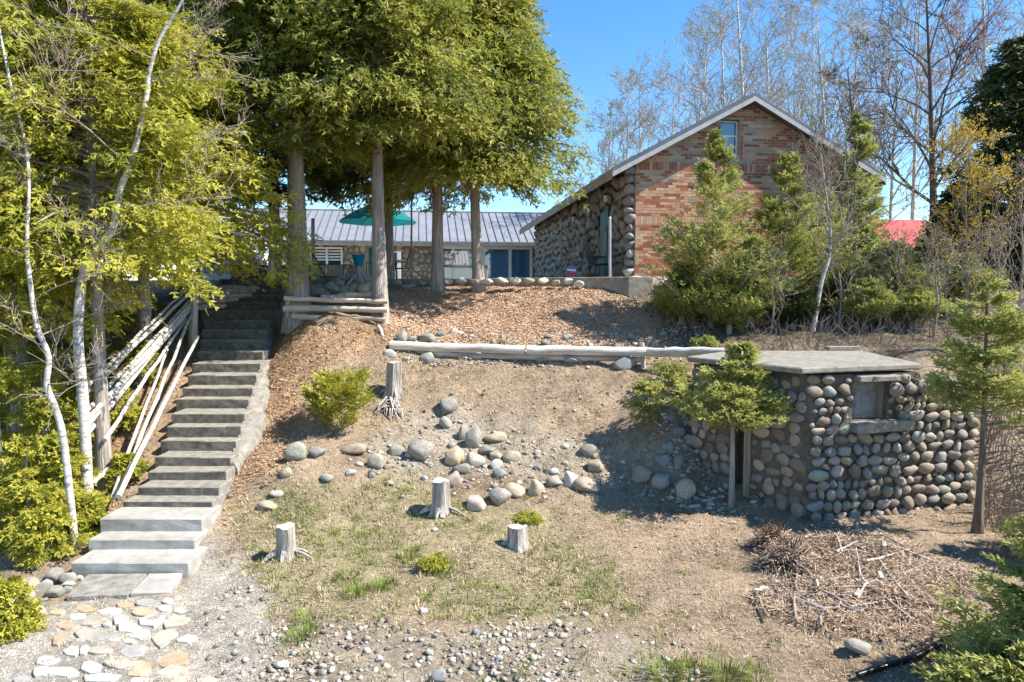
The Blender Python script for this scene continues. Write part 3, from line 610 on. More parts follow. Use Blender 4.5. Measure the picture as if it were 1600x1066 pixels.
a0 = f_uv(1327, 660)[0]; a1 = f_uv(1414, 660)[0]
chip_box('sill', fp((a0 + a1) / 2, wz0 - .08, .06), (a1 - a0, .3, .15), M_conc, hut, M=Matrix.Rotation(math.atan2(fd.y, fd.x), 4, 'Z') @ Matrix.Rotation(R(-1.5), 4, 'Y'), j=.01)
sill_u0, sill_u1 = a0, a1
# the roof slab
rp = [G(1252, 575, ZT), G(1439, 568, ZT), Vector((6.75, 13.1, ZT)), G(1140, 548, ZT), G(1073, 557, ZT)]
rs = MB().prism(rp, (0, 0, -.095)).build('roof_slab', M_conc, hut, bevel=.02)
# cobbles
def cobbles(parent, pt, n_out, u0, u1, z0, z1, inside, hmin, hmax, cols, limit=999, prou=.45, jitter=.25, deep=.75, fill=0):
    z = z0; cnt = 0; rest = []; placed = []
    yaw = math.atan2(n_out.y, n_out.x) + math.pi / 2
    while z < z1:
        h = rnd.uniform(hmin, hmax); u = u0 + rnd.uniform(-.1, .05)
        while u < u1:
            wd = h * rnd.uniform(.75, 1.6); zz = z + h / 2 + rnd.uniform(-jitter, jitter) * h; uu = u + wd / 2
            hh = h * rnd.uniform(.8, 1.12)
            if inside(uu, zz, wd, hh):
                placed.append((uu, zz, wd * .5, hh * .5))
                k = rnd.randrange(8); mi = rnd.choice(cols)
                loc = pt(uu, zz, prou * .12 * rnd.uniform(.3, 1)); scl = (wd * .53, min(wd, hh) * .5 * deep, hh * .54)
                rot = (rnd.uniform(-.15, .15), rnd.uniform(-.35, .35), yaw + rnd.uniform(-.15, .15))
                if cnt < limit:
                    o = link('stone', wall_stone_mesh(k, mi)); o.parent = parent
                    o.matrix_parent_inverse = Matrix.LocRotScale(parent.location, parent.rotation_euler, parent.scale).inverted()
                    o.location = loc; o.rotation_euler = rot; o.scale = scl
                else: rest.append((k, mi, loc, rot, scl))
                cnt += 1
            u += wd * rnd.uniform(.93, 1.05)
        z += h * .93
    for _ in range(fill):
        uu, zz, hh = rnd.uniform(u0, u1), rnd.uniform(z0, z1), rnd.uniform(.07, .13); wd = hh * rnd.uniform(.9, 1.5)
        if not inside(uu, zz, wd, hh) or any(((uu - a) / (c + wd * .42)) ** 2 + ((zz - b3) / (d + hh * .42)) ** 2 < 1 for a, b3, c, d in placed): continue
        placed.append((uu, zz, wd * .5, hh * .5)); o = link('stone', wall_stone_mesh(rnd.randrange(8), rnd.choice(cols))); o.parent = parent
        o.matrix_parent_inverse = Matrix.LocRotScale(parent.location, parent.rotation_euler, parent.scale).inverted()
        o.location = pt(uu, zz, .02); o.rotation_euler = (0, rnd.uniform(-.5, .5), yaw); o.scale = (wd * .53, hh * .45, hh * .53)
    return rest
HC = (GREY, GREY, TAN, BROWN, BROWN, PINK, GREEN, TAN, BROWN, PINK)
def in_front(u, z, w_, h_):
    if u < 0.02 or u > ue - .02 or z > ZT - .14 - h_ * .38: return False
    if u > ur and z > ZT - .25 + (u - ur) / (ue - ur) * (zr - ZT + .25): return False
    if wu0 - w_ * .45 < u < wu1 + w_ * .45 and wz0 - .16 - h_ * .4 < z < wz1 + .02: return False
    if sill_u0 - .05 < u < sill_u1 + .05 and wz0 - .17 - h_ * .4 < z < wz0 + .05: return False
    if f_uv(1334, 590)[0] - .1 < u < f_uv(1398, 590)[0] + .1 and z > wz1 - h_ * .3: return False
    return True
cobbles(hut, fp, fn, -.02, ue, .18, ZT - .2, in_front, .125, .25, HC, prou=.4, deep=.8, jitter=.14, fill=2500)
def in_side(u, z, w_, h_):
    if u < .1 or u > SL - .05 or z > ZT - .17 - h_ * .4: return False
    return not (du0 - .2 < u < du1 + .08 and z < 2.38)
cobbles(hut, sp, sn, .05, SL, .2, ZT - .2, in_side, .15, .25, (TAN, BROWN, BROWN, BROWN, PINK, GREY), prou=.1, deep=.5, fill=1500)
# ================================================================ PATIO
pp = [(-6.6, 19.2), (-4.9, 19.2), (-4.85, 19.75), (-1.9, 19.6), (0, 18.75), (2.95, 17.35), (3.6, 17.45), (3.5, 18.6), (1.1, 36.9), (-14, 35), (-14, 22), (-6.6, 21)]
tag(MB().prism([(x, y, ZP) for x, y in pp], (0, 0, -.5)).build('patio', M_conc, bevel=.015), label='concrete patio slab between the houses', kind='structure')
# ================================================================ BRICK HOUSE (frame e1 right, e2 back)
YA = R(7.5); e1 = Vector((math.cos(YA), math.sin(YA), 0)); e2 = Vector((-math.sin(YA), math.cos(YA), 0)); UP = Vector((0, 0, 1))
BO = Vector((3.33, 18.7, ZP)); BW, BLn, BE, BS = 6.3, 16.2, 3.12, .535
def bp_(t, d, h): return BO + e1 * t + e2 * d + UP * h
bh = empty('brick_house', BO, 'gabled house with a red and tan brick end and a cobbled side wall', 'house', rz=0)
M_brick = [mat('brick_red', (.30, .095, .05), (.44, .17, .09), 5, .9, .06, 60, objrand=.2), mat('brick_orange', (.47, .24, .13), (.57, .325, .195), 5, .9, .06, 60, objrand=.15),
           mat('brick_tan', (.45, .31, .20), (.55, .40, .275), 5, .9, .06, 60, objrand=.15), mat('brick_dark', (.19, .075, .045), (.30, .13, .08), 5, .9, .06, 60, objrand=.2),
           mat('brick_grey', (.32, .235, .165), (.41, .32, .24), 5, .9, .06, 60, objrand=.15)]
roofz = lambda t: BE + (BS * t if t < BW / 2 else BS * (BW - t))
wt0, wt1, wh0, wh1 = 2.38, 2.92, 3.27, 4.30      # gable window
apex = roofz(BW / 2)
# gable core with the window opening
mb = MB(); dv = e2 * .25; q = -.041
mb.prism([bp_(0, q, -.4), bp_(BW, q, -.4), bp_(BW, q, BE), bp_(wt1, q, BE), bp_(wt0, q, BE), bp_(0, q, BE)], dv)
mb.prism([bp_(0, q, BE), bp_(wt0, q, BE), bp_(wt0, q, roofz(wt0))], dv)
mb.prism([bp_(wt0, q, BE), bp_(wt1, q, BE), bp_(wt1, q, wh0), bp_(wt0, q, wh0)], dv)
mb.prism([bp_(wt0, q, wh1), bp_(wt1, q, wh1), bp_(wt1, q, roofz(wt1)), bp_(wt0, q, roofz(wt0))], dv)
mb.prism([bp_(wt1, q, BE), bp_(BW, q, BE), bp_(BW / 2, q, apex), bp_(wt1, q, roofz(wt1))], dv)
mb.build('gable_wall', M_mortar_lt, bh)
dt0, dt1, dh = 2.35, 3.25, 2.12   # green door in the side wall, distances back from the corner
ZS = BE - .02
mb = MB(); tv = e1 * .25
mb.prism([bp_(0, .272, -.4), bp_(0, dt0, -.4), bp_(0, dt0, ZS), bp_(0, .272, ZS)], tv)
mb.prism([bp_(0, dt0, dh), bp_(0, dt1, dh), bp_(0, dt1, ZS), bp_(0, dt0, ZS)], tv)
mb.prism([bp_(0, dt1, -.4), bp_(0, BLn, -.4), bp_(0, BLn, ZS), bp_(0, dt1, ZS)], tv)
mb.build('side_wall', M_mortar, bh)
mb = MB(); mb.prism([bp_(BW - .25, .272, -.4), bp_(BW - .25, BLn - .26, -.4), bp_(BW - .25, BLn - .26, ZS), bp_(BW - .25, .272, ZS)], tv)
mb.prism([bp_(.252, BLn - .25, -.4), bp_(BW, BLn - .25, -.4), bp_(BW, BLn - .25, BE), bp_(BW / 2, BLn - .25, apex), bp_(.252, BLn - .25, BE)], dv); mb.build('rear_wall', M_mortar_lt, bh)
M_green = mat('dark_green_paint', (.012, .085, .075), (.02, .12, .105), 3, .5)
dr = MB().prism([bp_(-.10, dt0 + .002, -.02), bp_(-.10, dt1 - .002, -.02), bp_(-.10, dt1 - .002, dh - .002), bp_(-.10, dt0 + .002, dh - .002)], e1 * .12).build('door', M_green, bh)
M_metal_gry = mat('grey_metal', (.40, .41, .43), (.54, .55, .57), 3, .45, metal=.6)
MB().tube([bp_(-.09, dt0 + .12, 1.0), bp_(-.16, dt0 + .12, 1.0), bp_(-.16, dt0 + .22, 1.0)], .018, 8).build('handle', M_metal_gry, dr)
# bricks
BL_, BH_, CO = .215, .066, .0765
bmesh_ = {}
def brick_mesh(k, kind):
    if (k, kind) not in bmesh_:
        d = (BL_, .09, BH_) if kind == 0 else (BH_, .09, .225)
        V = BOXV * np.array(d); bmesh_[(k, kind)] = mesh_np('brick_shape', V, BOXF, mats=[M_brick[k]])
    return bmesh_[(k, kind)]
cand = []
run = 0; kcol = 0
def pick():
    global run, kcol
    if run <= 0: run = rnd.choice((1, 1, 1, 2, 2, 3)); kcol = rnd.choices((0, 1, 2, 3, 4), (36, 20, 18, 8, 18))[0]
    run -= 1; return kcol
h = .06; row = 0; SOLD = [(1.44, 1.44 + .235), (2.90, 2.90 + .235)]
while h < apex:
    sold = [s for s in SOLD if s[0] - .01 <= h < s[1] - .04]
    if sold:
        t = .04
        while t < BW:
            ok = not (wt0 - .03 < t < wt1 + .03 and wh0 - .1 < h < wh1)
            if ok: cand.append((t, h + .115, 1, rnd.choices((0, 1), (80, 20))[0] if h > 2 else rnd.choices((1, 2), (75, 25))[0]))
            t += BH_ + .011
        h += .2385; row += 1; continue
    t = (BL_ / 2 if row % 2 else 0) + .01
    while t < BW + .1:
        z = h + BH_ / 2
        if t > .08 and t < BW - .05 and z < roofz(t) - .05 and not (wt0 - .11 < t < wt1 + .11 and wh0 - .05 < z < wh1 + .03):
            k = pick() if h > 2.8 else rnd.choices((0, 1, 2, 3, 4), (34, 40, 11, 6, 9))[0]
            cand.append((t, z, 0, k))
        t += BL_ + .011
    if not row % 2 and z < BE: cand.append((.056, z, 2, rnd.choice((1, 1, 2, 0))))
    h += CO; row += 1
for z in np.arange(wh0 + .04, wh1, CO):     # half bricks at the window's sides
    for t in (wt0 - .06, wt1 + .06): cand.append((t, z, 2, 0 if rnd.random() < .7 else 4))
cand.sort(key=lambda c: (c[0] > 1.75 and c[1] < 3.1, c[2] == 2, c[0] + (c[1] > 3.1) * .6))
Mr = Matrix.Rotation(YA, 3, 'Z'); restV, restF, restM = [], [], []
for i, (t, z, kind, k) in enumerate(cand):
    p = bp_(t, .0 + rnd.uniform(-.0008, .0008), z)
    if i < 300 and kind < 2:
        o = link('brick', brick_mesh(k, kind)); o.parent = bh; o.matrix_parent_inverse = Matrix.Translation(-bh.location); o.location = p; o.rotation_euler = (0, 0, YA)
    else:
        d = ((BL_, .09, BH_), (BH_, .09, .225), (.1, .09, BH_))[kind]; V = (BOXV * np.array(d)) @ np.array(Mr).T + np.array(p)
        restF.append(BOXF + 8 * len(restV)); restV.append(V); restM += [k] * 6
o = link('brickwork', mesh_np('brickwork', np.concatenate(restV), np.concatenate(restF), mats=M_brick, mi=restM)); o.parent = bh; o.matrix_parent_inverse = Matrix.Translation(-bh.location); o['kind'] = 'stuff'
# gable window: reveal, frame, panes
M_white = mat('white_paint', (.66, .66, .65), (.78, .78, .77), 4, .5)
M_glass = glass_mat('window_glass', (.015, .05, .09))
wv = MB().prism([bp_(wt0 + .01, .12, wh0 + .01), bp_(wt1 - .01, .12, wh0 + .01), bp_(wt1 - .01, .12, wh1 - .01), bp_(wt0 + .01, .12, wh1 - .01)], e2 * .02).build('window', M_glass, bh)
fr = MB(); 
for a, b2, c, d in ((wt0, wt0 + .035, wh0, wh1), (wt1 - .045, wt1, wh0, wh1), (wt0 + .035, wt1 - .045, wh1 - .035, wh1), (wt0 + .035, wt1 - .045, wh0, wh0 + .05), (wt0 + .035, wt1 - .045, wh0 + .60, wh0 + .65), (wt0 + .035, wt1 - .045, wh0 + .30, wh0 + .335)):
    fr.prism([bp_(a, .085, c), bp_(b2, .085, c), bp_(b2, .085, d), bp_(a, .085, d)], e2 * .033)
fr.build('frame', M_white, wv)
MB().prism([bp_(wt0 - .15, -.075, wh1 + .0), bp_(wt1 + .1, -.075, wh1), bp_(wt1 + .1, -.075, wh1 + .07), bp_(wt0 - .15, -.075, wh1 + .07)], e2 * .09).build('lintel', M_conc, wv)
# roof: two metal planes, rake fascia, eave fascia, soffit boards
OV, RK, RT = .75, .40, .13
M_rooft = mat('dark_grey_metal_roof', (.09, .095, .11), (.14, .145, .16), 2, .5)
M_fascia = mat('grey_fascia', (.33, .33, .32), (.46, .46, .45), 4, .6)
M_wood = mat('brown_fascia_board', (.25, .18, .12), (.42, .33, .24), 5, .85, .4, 30, stretch=(.3, .3, 3))
M_soffit = mat('orange_soffit_board', (.38, .20, .075), (.54, .32, .14), 5, .8, .3, 30)
for sgn in (-1, 1):
    t0 = -OV if sgn < 0 else BW + OV; zt = lambda t: roofz(t) if 0 <= t <= BW else BE - BS * (-t if t < 0 else t - BW)
    A = [bp_(t0, -RK, zt(t0) + .02), bp_(t0, BLn + .5, zt(t0) + .02), bp_(BW / 2, BLn + .5, apex + .02), bp_(BW / 2, -RK, apex + .02)]
    rf = MB().prism(A, UP * RT).build('roof', M_rooft, bh)
    # rake board
    A = [bp_(t0, -RK - .035, zt(t0) - .08), bp_(BW / 2 + .0, -RK - .035, apex - .08), bp_(BW / 2, -RK - .035, apex + .045), bp_(t0, -RK - .035, zt(t0) + .045)]
    MB().prism(A, e2 * .03).build('rake_board', M_fascia, rf)
    tq = t0 + (.02 if sgn < 0 else -.02)
    MB().prism([bp_(t0, -RK + .01, zt(t0) - .13), bp_(t0, BLn + .5, zt(t0) - .13), bp_(t0, BLn + .5, zt(t0) + .11), bp_(t0, -RK + .01, zt(t0) + .11)], e1 * (.035 * sgn)).build('eave_board', M_wood, rf)
    # soffit under the eave
    ti = .01 if sgn < 0 else BW - .01
    MB().prism([bp_(tq + .03 * -sgn, -RK + .02, zt(tq) - .03), bp_(ti, -RK + .02, zt(ti) - .03), bp_(ti, BLn, zt(ti) - .03), bp_(tq + .03 * -sgn, BLn, zt(tq) - .03)], -UP * .02).build('soffit', M_soffit, rf)
    for k in range(14):
        dd = -RK + .3 + k * 1.2; u0 = t0 + .05 * -sgn
        MB().tube([bp_(u0, dd, zt(u0) + .02 + RT + .012), bp_(BW / 2 - .06 * -sgn, dd, apex + .02 + RT + .012 - .03)], .02, 5).build('roof_rib', M_rooft, rf)
# side wall cobbles (nearest 300 are parts, the rest joined)
def bsp(u, z, o=0.): return bp_(-o, u, z - ZP)
def in_bs(u, z, w_, h_):
    hh = z - ZP
    if hh > BE - .12 - h_ * .3 or u > BLn - .1: return False
    return not (dt0 - w_ * .8 < u < dt1 + w_ * .5 and hh < dh + h_ * .4)
C_BS = (BROWN, BROWN, GREY, GREEN, GREY, TAN, BROWN)
rest = cobbles(bh, bsp, -e1, .32, 9.5, ZP - .05, ZP + BE, in_bs, .2, .36, C_BS, 299, .5, .3, .8)
rest += cobbles(bh, bsp, -e1, 9.5, BLn, ZP - .05, ZP + BE, in_bs, .24, .38, C_BS, 0, .5, .3, .8)
def join_stones(parent, rest, name='distant_cobbles'):
    Vs, Fs, mi = [], [], []; k0 = 0
    for k, m_, loc, rot, scl in rest:
        V, F = rock_shape(k + 70, ICO1, .25); Mx = Matrix.LocRotScale(Vector(loc), __import__('mathutils').Euler(rot), Vector(scl))
        A = np.array(Mx); Vs.append(V @ A[:3, :3].T + A[:3, 3]); Fs.append(F + k0); k0 += len(V); mi += [m_] * len(F)
    o = link(name, mesh_np(name, np.concatenate(Vs), np.concatenate(Fs), True, mats=STONES, mi=mi)); o.parent = parent; o.matrix_parent_inverse = Matrix.Translation(-parent.location); o['kind'] = 'stuff'
join_stones(bh, rest)
# quoin stones up the corner
z = .02
while z < BE - .3:
    h = rnd.uniform(.16, .34); o = link('corner_stone', wall_stone_mesh(rnd.randrange(8), rnd.choice((GREY, PALE, PINK, BLUE, GREY)))); o.parent = bh; o.matrix_parent_inverse = Matrix.Translation(-bh.location)
    o.location = bp_(-.07 + rnd.uniform(-.03, .02), .12, z + h / 2); o.scale = (.19, .2, h * .55); o.rotation_euler = (0, rnd.uniform(-.15, .15), rnd.uniform(-.3, .3)); z += h * .96
# foundation stones under the gable
for t in np.arange(.1, 4.5, .33):
    o = link('foundation_stone', wall_stone_mesh(rnd.randrange(8), rnd.choice((PALE, GREY, PALE)))); o.parent = bh; o.matrix_parent_inverse = Matrix.Translation(-bh.location)
    o.location = bp_(t + rnd.uniform(-.05, .05), -.12, -.1); o.scale = (rnd.uniform(.15, .24), .18, rnd.uniform(.12, .17)); o.rotation_euler = (0, rnd.uniform(-.2, .2), rnd.uniform(-.4, .4))
# wall lanterns
M_black = mat('black_metal', (.012, .012, .013), (.03, .03, .03), 5, .5)
M_frost = mat('frosted_glass', (.6, .6, .58), (.7, .7, .68), 5, .3)
for d, hh, lab in ((1.95, 2.42, 'black wall lantern above the green door'), (6.3, 2.28, 'black wall lantern farther along the cobbled wall')):
    c = bp_(-.28, d, hh); t = empty('wall_lantern', c, lab, 'lantern')
    MB().box(c + e1 * .17, (.03, .11, .2), Matrix.Rotation(YA, 3, 'Z')).build('mount', M_black, t)
    MB().tube([c + e1 * .16 + UP * .02, c + e1 * .08 + UP * .17, c + UP * .15], .014, 6).build('arm', M_black, t)
    MB().tube([c - UP * .13, c + UP * .07], [.045, .07], 6).build('glass', M_frost, t)
    MB().tube([c + UP * .072, c + UP * .1, c + UP * .15], [.1, .075, .012], 6).build('cap', M_black, t)
    MB().tube([c - UP * .165, c - UP * .132], [.03, .052], 6).build('base', M_black, t)

# ================================================================ GREY ROOFED HOUSE
HO = Vector((-14.2, 35.3, ZP)); HL = 19.0
def hp_(t, d, h): return HO + e1 * t + e2 * d + UP * h
gh = empty('stone_cottage', HO, 'low cobblestone cottage with a grey standing seam metal roof behind the trees', 'house')
def tx(px, d=0):
    """distance along the front for a picture column"""
    u = (px - 800) / FP; p = HO + e2 * d
    # f = y*c - (z)*s with z about +1.5
    k = u * _c; return (k * p.y - p.x - u * 1.5 * _s) / (e1.x - k * e1.y)
EH = 2.22
def ty(py, t):
    p = hp_(t, 0, 0); return W(800, py, p.y).z - ZP
w0, w1 = tx(489), tx(533); g0, g1 = tx(690), tx(828); gr0, gr1 = tx(576), tx(598)
wz0_, wz1_ = ty(419, w0), ty(389, w0); gz1 = ty(389, g0); d1 = ty(387, gr0)
mb = MB(); tv = e2 * .3
def wallbit(a, b2, c, d): mb.prism([hp_(a, .05, c), hp_(b2, .05, c), hp_(b2, .05, d), hp_(a, .05, d)], tv)
wallbit(0, w0, -.3, EH); wallbit(w0, w1, -.3, wz0_); wallbit(w0, w1, wz1_, EH); wallbit(w1, gr0, -.3, EH); wallbit(gr0, gr1, d1, EH); wallbit(gr1, g0, -.3, EH); wallbit(g0, g1, gz1, EH); wallbit(g1, HL, -.3, EH)
mb.build('front_wall', mat('pale_mortar', (.22, .18, .13), (.34, .29, .22), 8, .95, .5, 40), gh)
mb = MB(); mb.prism([hp_(0, .36, -.3), hp_(0, 7.6, -.3), hp_(0, 7.6, EH), hp_(0, 4, EH + 1.75), hp_(0, .36, EH)], e1 * .3); mb.prism([hp_(HL - .3, .36, -.3), hp_(HL - .3, 7.6, -.3), hp_(HL - .3, 7.6, EH), hp_(HL - .3, 4, EH + 1.75), hp_(HL - .3, .36, EH)], e1 * .3)
mb.prism([hp_(.31, 7.3, -.3), hp_(HL - .31, 7.3, -.3), hp_(HL - .31, 7.3, EH), hp_(.31, 7.3, EH)], e2 * .3); mb.build('side_wall', M_mortar, gh)
# inside back panel so that the rooms read dark
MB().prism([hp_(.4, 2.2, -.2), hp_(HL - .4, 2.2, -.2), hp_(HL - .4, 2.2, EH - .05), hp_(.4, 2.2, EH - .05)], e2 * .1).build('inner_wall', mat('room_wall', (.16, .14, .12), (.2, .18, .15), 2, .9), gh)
def in_gh(u, z, w_, h_):
    hh = z - ZP
    if hh > EH - .05 or u > HL - .1: return False
    for a, b2, c, d in ((w0, w1, wz0_, wz1_), (g0, g1, -1, gz1), (gr0, gr1, -1, d1)):
        if a - w_ * .5 - .08 < u < b2 + w_ * .5 + .08 and c - h_ * .5 < hh < d + h_ * .5: return False
    return True
def ghp(u, z, o=0.): return hp_(u, -o, z - ZP)
rest = cobbles(gh, ghp, -e2, .3, HL - .2, ZP + .25, ZP + EH, in_gh, .22, .36, (TAN, BROWN, TAN, OCHRE, PINK, GREEN, TAN), 299, .3, .3, .6)
if rest: join_stones(gh, rest)
M_frame = mat('cream_frame', (.60, .58, .52), (.72, .70, .64), 3, .5)
def window(parent, a, b2, c, d, mull, name='window', glass=M_glass, fw=.09, off=.0):
    wv = MB().prism([hp_(a, .12, c), hp_(b2, .12, c), hp_(b2, .12, d), hp_(a, .12, d)], e2 * .02).build(name, glass, parent)
    for x0, x1, z0, z1 in [(a - fw, a + .0, c - fw, d + fw), (b2, b2 + fw, c - fw, d + fw), (a + .001, b2 - .001, d, d + fw), (a + .001, b2 - .001, c - fw, c)] + [(m - fw / 2, m + fw / 2, c + .001, d - .001) for m in mull]:
        MB().prism([hp_(x0, -.1, z0), hp_(x1, -.1, z0), hp_(x1, -.1, z1), hp_(x0, -.1, z1)], e2 * .215).build('frame', M_frame, wv)
    return wv
wv = window(gh, w0, w1, wz0_, wz1_, [(w0 + w1) / 2])
for i in range(4):
    z = wz1_ - .06 - i * .15; MB().prism([hp_(w0 + .02, .09, z - .085), hp_(w1 - .02, .09, z - .085), hp_(w1 - .02, .09, z), hp_(w0 + .02, .09, z)], e2 * .012).build('blind_slat', M_frame, wv)
gm_ = [tx(708), tx(756), tx(797)]
gw = window(gh, g0, g1, -.05, gz1, gm_, 'patio_door', glass_mat('patio_glass_sky_tint', (.03, .12, .24)), .13)  # blue of the reflected sky is put into this glass colour
gd = MB().prism([hp_(gr0, .1, 0), hp_(gr1, .1, 0), hp_(gr1, .1, d1), hp_(gr0, .1, d1)], e2 * .05).build('green_door', M_green, gh)
MB().prism([hp_(gr0 + .22, .08, 1.0), hp_(gr1 - .12, .08, 1.0), hp_(gr1 - .12, .08, d1 - .2), hp_(gr0 + .22, .08, d1 - .2)], e2 * .015).build('pane', M_frost, gd)
# roof
OVH = .55; RS = .45; rd = 4.0
rz = lambda d: EH + .05 + (d + OVH) * RS
M_rgrey = mat('pale_grey_metal_roof', (.24, .245, .255), (.32, .325, .335), 1.5, .42, metal=.25)
rf = MB().prism([hp_(-.6, -OVH, rz(-OVH)), hp_(HL + .3, -OVH, rz(-OVH)), hp_(HL + .3, rd, rz(rd)), hp_(-.6, rd, rz(rd))], UP * .07).build('roof', M_rgrey, gh)
MB().prism([hp_(-.6, rd + .001, rz(rd)), hp_(HL + .3, rd + .001, rz(rd)), hp_(HL + .3, 2 * rd + OVH, rz(-OVH)), hp_(-.6, 2 * rd + OVH, rz(-OVH))], UP * .07).build('rear_roof', M_rgrey, gh)
MB().prism([hp_(-.6, -OVH - .04, rz(-OVH) - .14), hp_(HL + .3, -OVH - .04, rz(-OVH) - .14), hp_(HL + .3, -OVH - .04, rz(-OVH) + .03), hp_(-.6, -OVH - .04, rz(-OVH) + .03)], e2 * .035).build('fascia', mat('dark_fascia', (.10, .10, .10), (.17, .165, .16), 3, .6), rf)
MB().prism([hp_(-.55, -OVH, EH - .1), hp_(HL, -OVH, EH - .1), hp_(HL, .04, EH - .1), hp_(-.55, .04, EH - .1)], UP * .06).build('soffit', M_frame, rf)
for k in range(48):
    t = -.5 + k * .41; MB().prism([hp_(t, -OVH, rz(-OVH) + .071), hp_(t + .035, -OVH, rz(-OVH) + .071), hp_(t + .035, rd, rz(rd) + .071), hp_(t, rd, rz(rd) + .071)], UP * .05).build('roof_rib', mat('roof_seam', (.10, .105, .12), (.14, .145, .16), 2, .5), rf)
MB().tube([hp_(-.6, rd, rz(rd) + .09), hp_(HL + .3, rd, rz(rd) + .09)], .07, 6).build('ridge_cap', M_rgrey, rf)
# ================================================================ RED ROOFED HOUSE far right
RO = W(1300, 440, 34); RO.z = ZP
rh = empty('red_roofed_house', RO, 'distant house with a red metal roof half hidden by trees', 'house')
def rp_(t, d, h): return RO + e1 * t + e2 * d + UP * h
mb = MB(); mb.prism([rp_(0, 0, -.2), rp_(6.5, 0, -.2), rp_(6.5, 0, 1.7), rp_(0, 0, 1.7)], e2 * 5); mb.build('wall', mat('pale_siding', (.55, .55, .56), (.66, .66, .67), 2, .7), rh)
M_red = mat('red_metal_roof', (.40, .07, .06), (.50, .11, .095), 2, .45)
MB().prism([rp_(-.8, -.9, 1.55), rp_(7, -.9, 1.55), rp_(7, 2.7, 3.5), rp_(3.4, 2.7, 3.5)], UP * .1).build('roof', M_red, rh)
MB().prism([rp_(3.4, 2.71, 3.5), rp_(7, 2.71, 3.5), rp_(7, 6.3, 1.55), rp_(-.8, 6.3, 1.55)], UP * .1).build('rear_roof', M_red, rh)
MB().prism([rp_(.15, -.05, .3), rp_(.95, -.05, .3), rp_(.95, -.05, 1.7), rp_(.15, -.05, 1.7)], e2 * .045).build('red_door', M_red, rh)
for t in (2.3, 4.4):
    wv = MB().prism([rp_(t, -.03, .7), rp_(t + 1, -.03, .7), rp_(t + 1, -.03, 1.7), rp_(t, -.03, 1.7)], e2 * .025).build('window', M_glass, rh)
    MB().prism([rp_(t - .08, -.05, .6), rp_(t + 1.08, -.05, .6), rp_(t + 1.08, -.05, .69), rp_(t - .08, -.05, .69)], e2 * .045).build('sill', M_white, wv)
# ================================================================ LOGS, RAILS, POLES
def pole_pts(a, b2, n=6, wob=.02, sag=0.):
    a, b2 = Vector(a), Vector(b2); out = []
    for i in range(n):
        f = i / (n - 1); p = a.lerp(b2, f); p += Vector((rnd.uniform(-wob, wob), rnd.uniform(-wob, wob), rnd.uniform(-wob, wob) - sag * 4 * f * (1 - f))); out.append(p)
    return out
def log(name, a, b2, r0, r1, m, parent=None, n=7, wob=.02, k=8, knots=3):
    mb = MB(); P = pole_pts(a, b2, n, wob); mb.tube(P, [r0 + (r1 - r0) * i / (n - 1) for i in range(n)], k, True, .07)
    for _ in range(knots):
        i = rnd.randrange(1, n - 1); d = Vector((rnd.gauss(0, 1), rnd.gauss(0, 1), rnd.gauss(0, 1))).normalized(); mb.tube([P[i], P[i] + d * (r0 + .03)], [r0 * .35, r0 * .22], 5)
    return mb.build(name, m, parent, smooth=True)
# log edging of the upper bank
ed = empty('log_edging', W(612, 548, 14.9), 'long weathered logs laid end to end as an edging across the bank', 'log edging')
EP = [(611, 540, 14.75), (822, 547, 14.5), (1010, 550, 14.2), (1148, 550, 13.3)]
def ep(f):
    return f
for (xa, ya, da), (xb, yb, db), r in ((EP[0], EP[1], .10), (EP[1], EP[2], .105), (EP[2], EP[3], .095)):
    log('log', W(xa, ya, da), W(xb - 2, yb, db), r, r * .95, mat('bleached_log', (.42, .36, .29), (.74, .68, .60), 9, .9, .6, 30, stretch=(.12, 1, 1)), ed, 10, .014, 10)
log('lower_log', W(640, 549, 14.8), W(752, 556, 14.6) - UP * .03, .07, .07, M_logx, ed, 6, .01, 9)
log('lower_log', W(752, 556, 14.6), W(1000, 560, 14.3) - UP * .03, .065, .06, M_logx, ed, 8, .01, 9)
p = hit(1006, 574); log('stake', p - UP * .2, p + UP * .5 + Vector((-.05, 0, 0)), .05, .05, M_log, ed, 4, .006, 8, 1)
# rail fence between the two front cedars
rf_ = empty('log_rail_fence', W(525, 505, 15.6), 'three weathered log rails between the two front cedar trunks', 'rail fence')
for xa, ya, xb, yb, r in ((444, 466, 606, 472, .058), (444, 482, 606, 484, .078), (458, 495, 603, 499, .066)):
    log('rail', W(xa, ya, 15.55), W(xb, yb, 15.5), r, r * .9, M_logx, rf_, 9, .012, 9, 5)
for xa, ya, yb in ((452, 466, 516), (601, 470, 512)):
    b0 = W(xa, yb, 15.7); b0.z = H_at(b0.x, b0.y) - .15; log('post', b0, W(xa, ya, 15.7), .095, .085, M_log, rf_, 4, .01, 9)
log('brace', W(478, 525, 15.45), W(470, 505, 15.7), .05, .05, M_log, rf_, 3, .0, 8, 1); log('brace', W(488, 522, 15.45), W(474, 507, 15.7), .045, .045, M_log, rf_, 3, .0, 8, 1)
tag(log('fallen_log', W(500, 466, 16.4), W(592, 458, 16.9), .08, .07, M_logx), 'grey log lying behind the rails below the rock pile', 'log')
tag(log('driftwood_root', W(592, 510, 15.3), W(606, 545, 14.9), .05, .02, M_log_white), 'twisted pale root hanging at the right rail end', 'root')
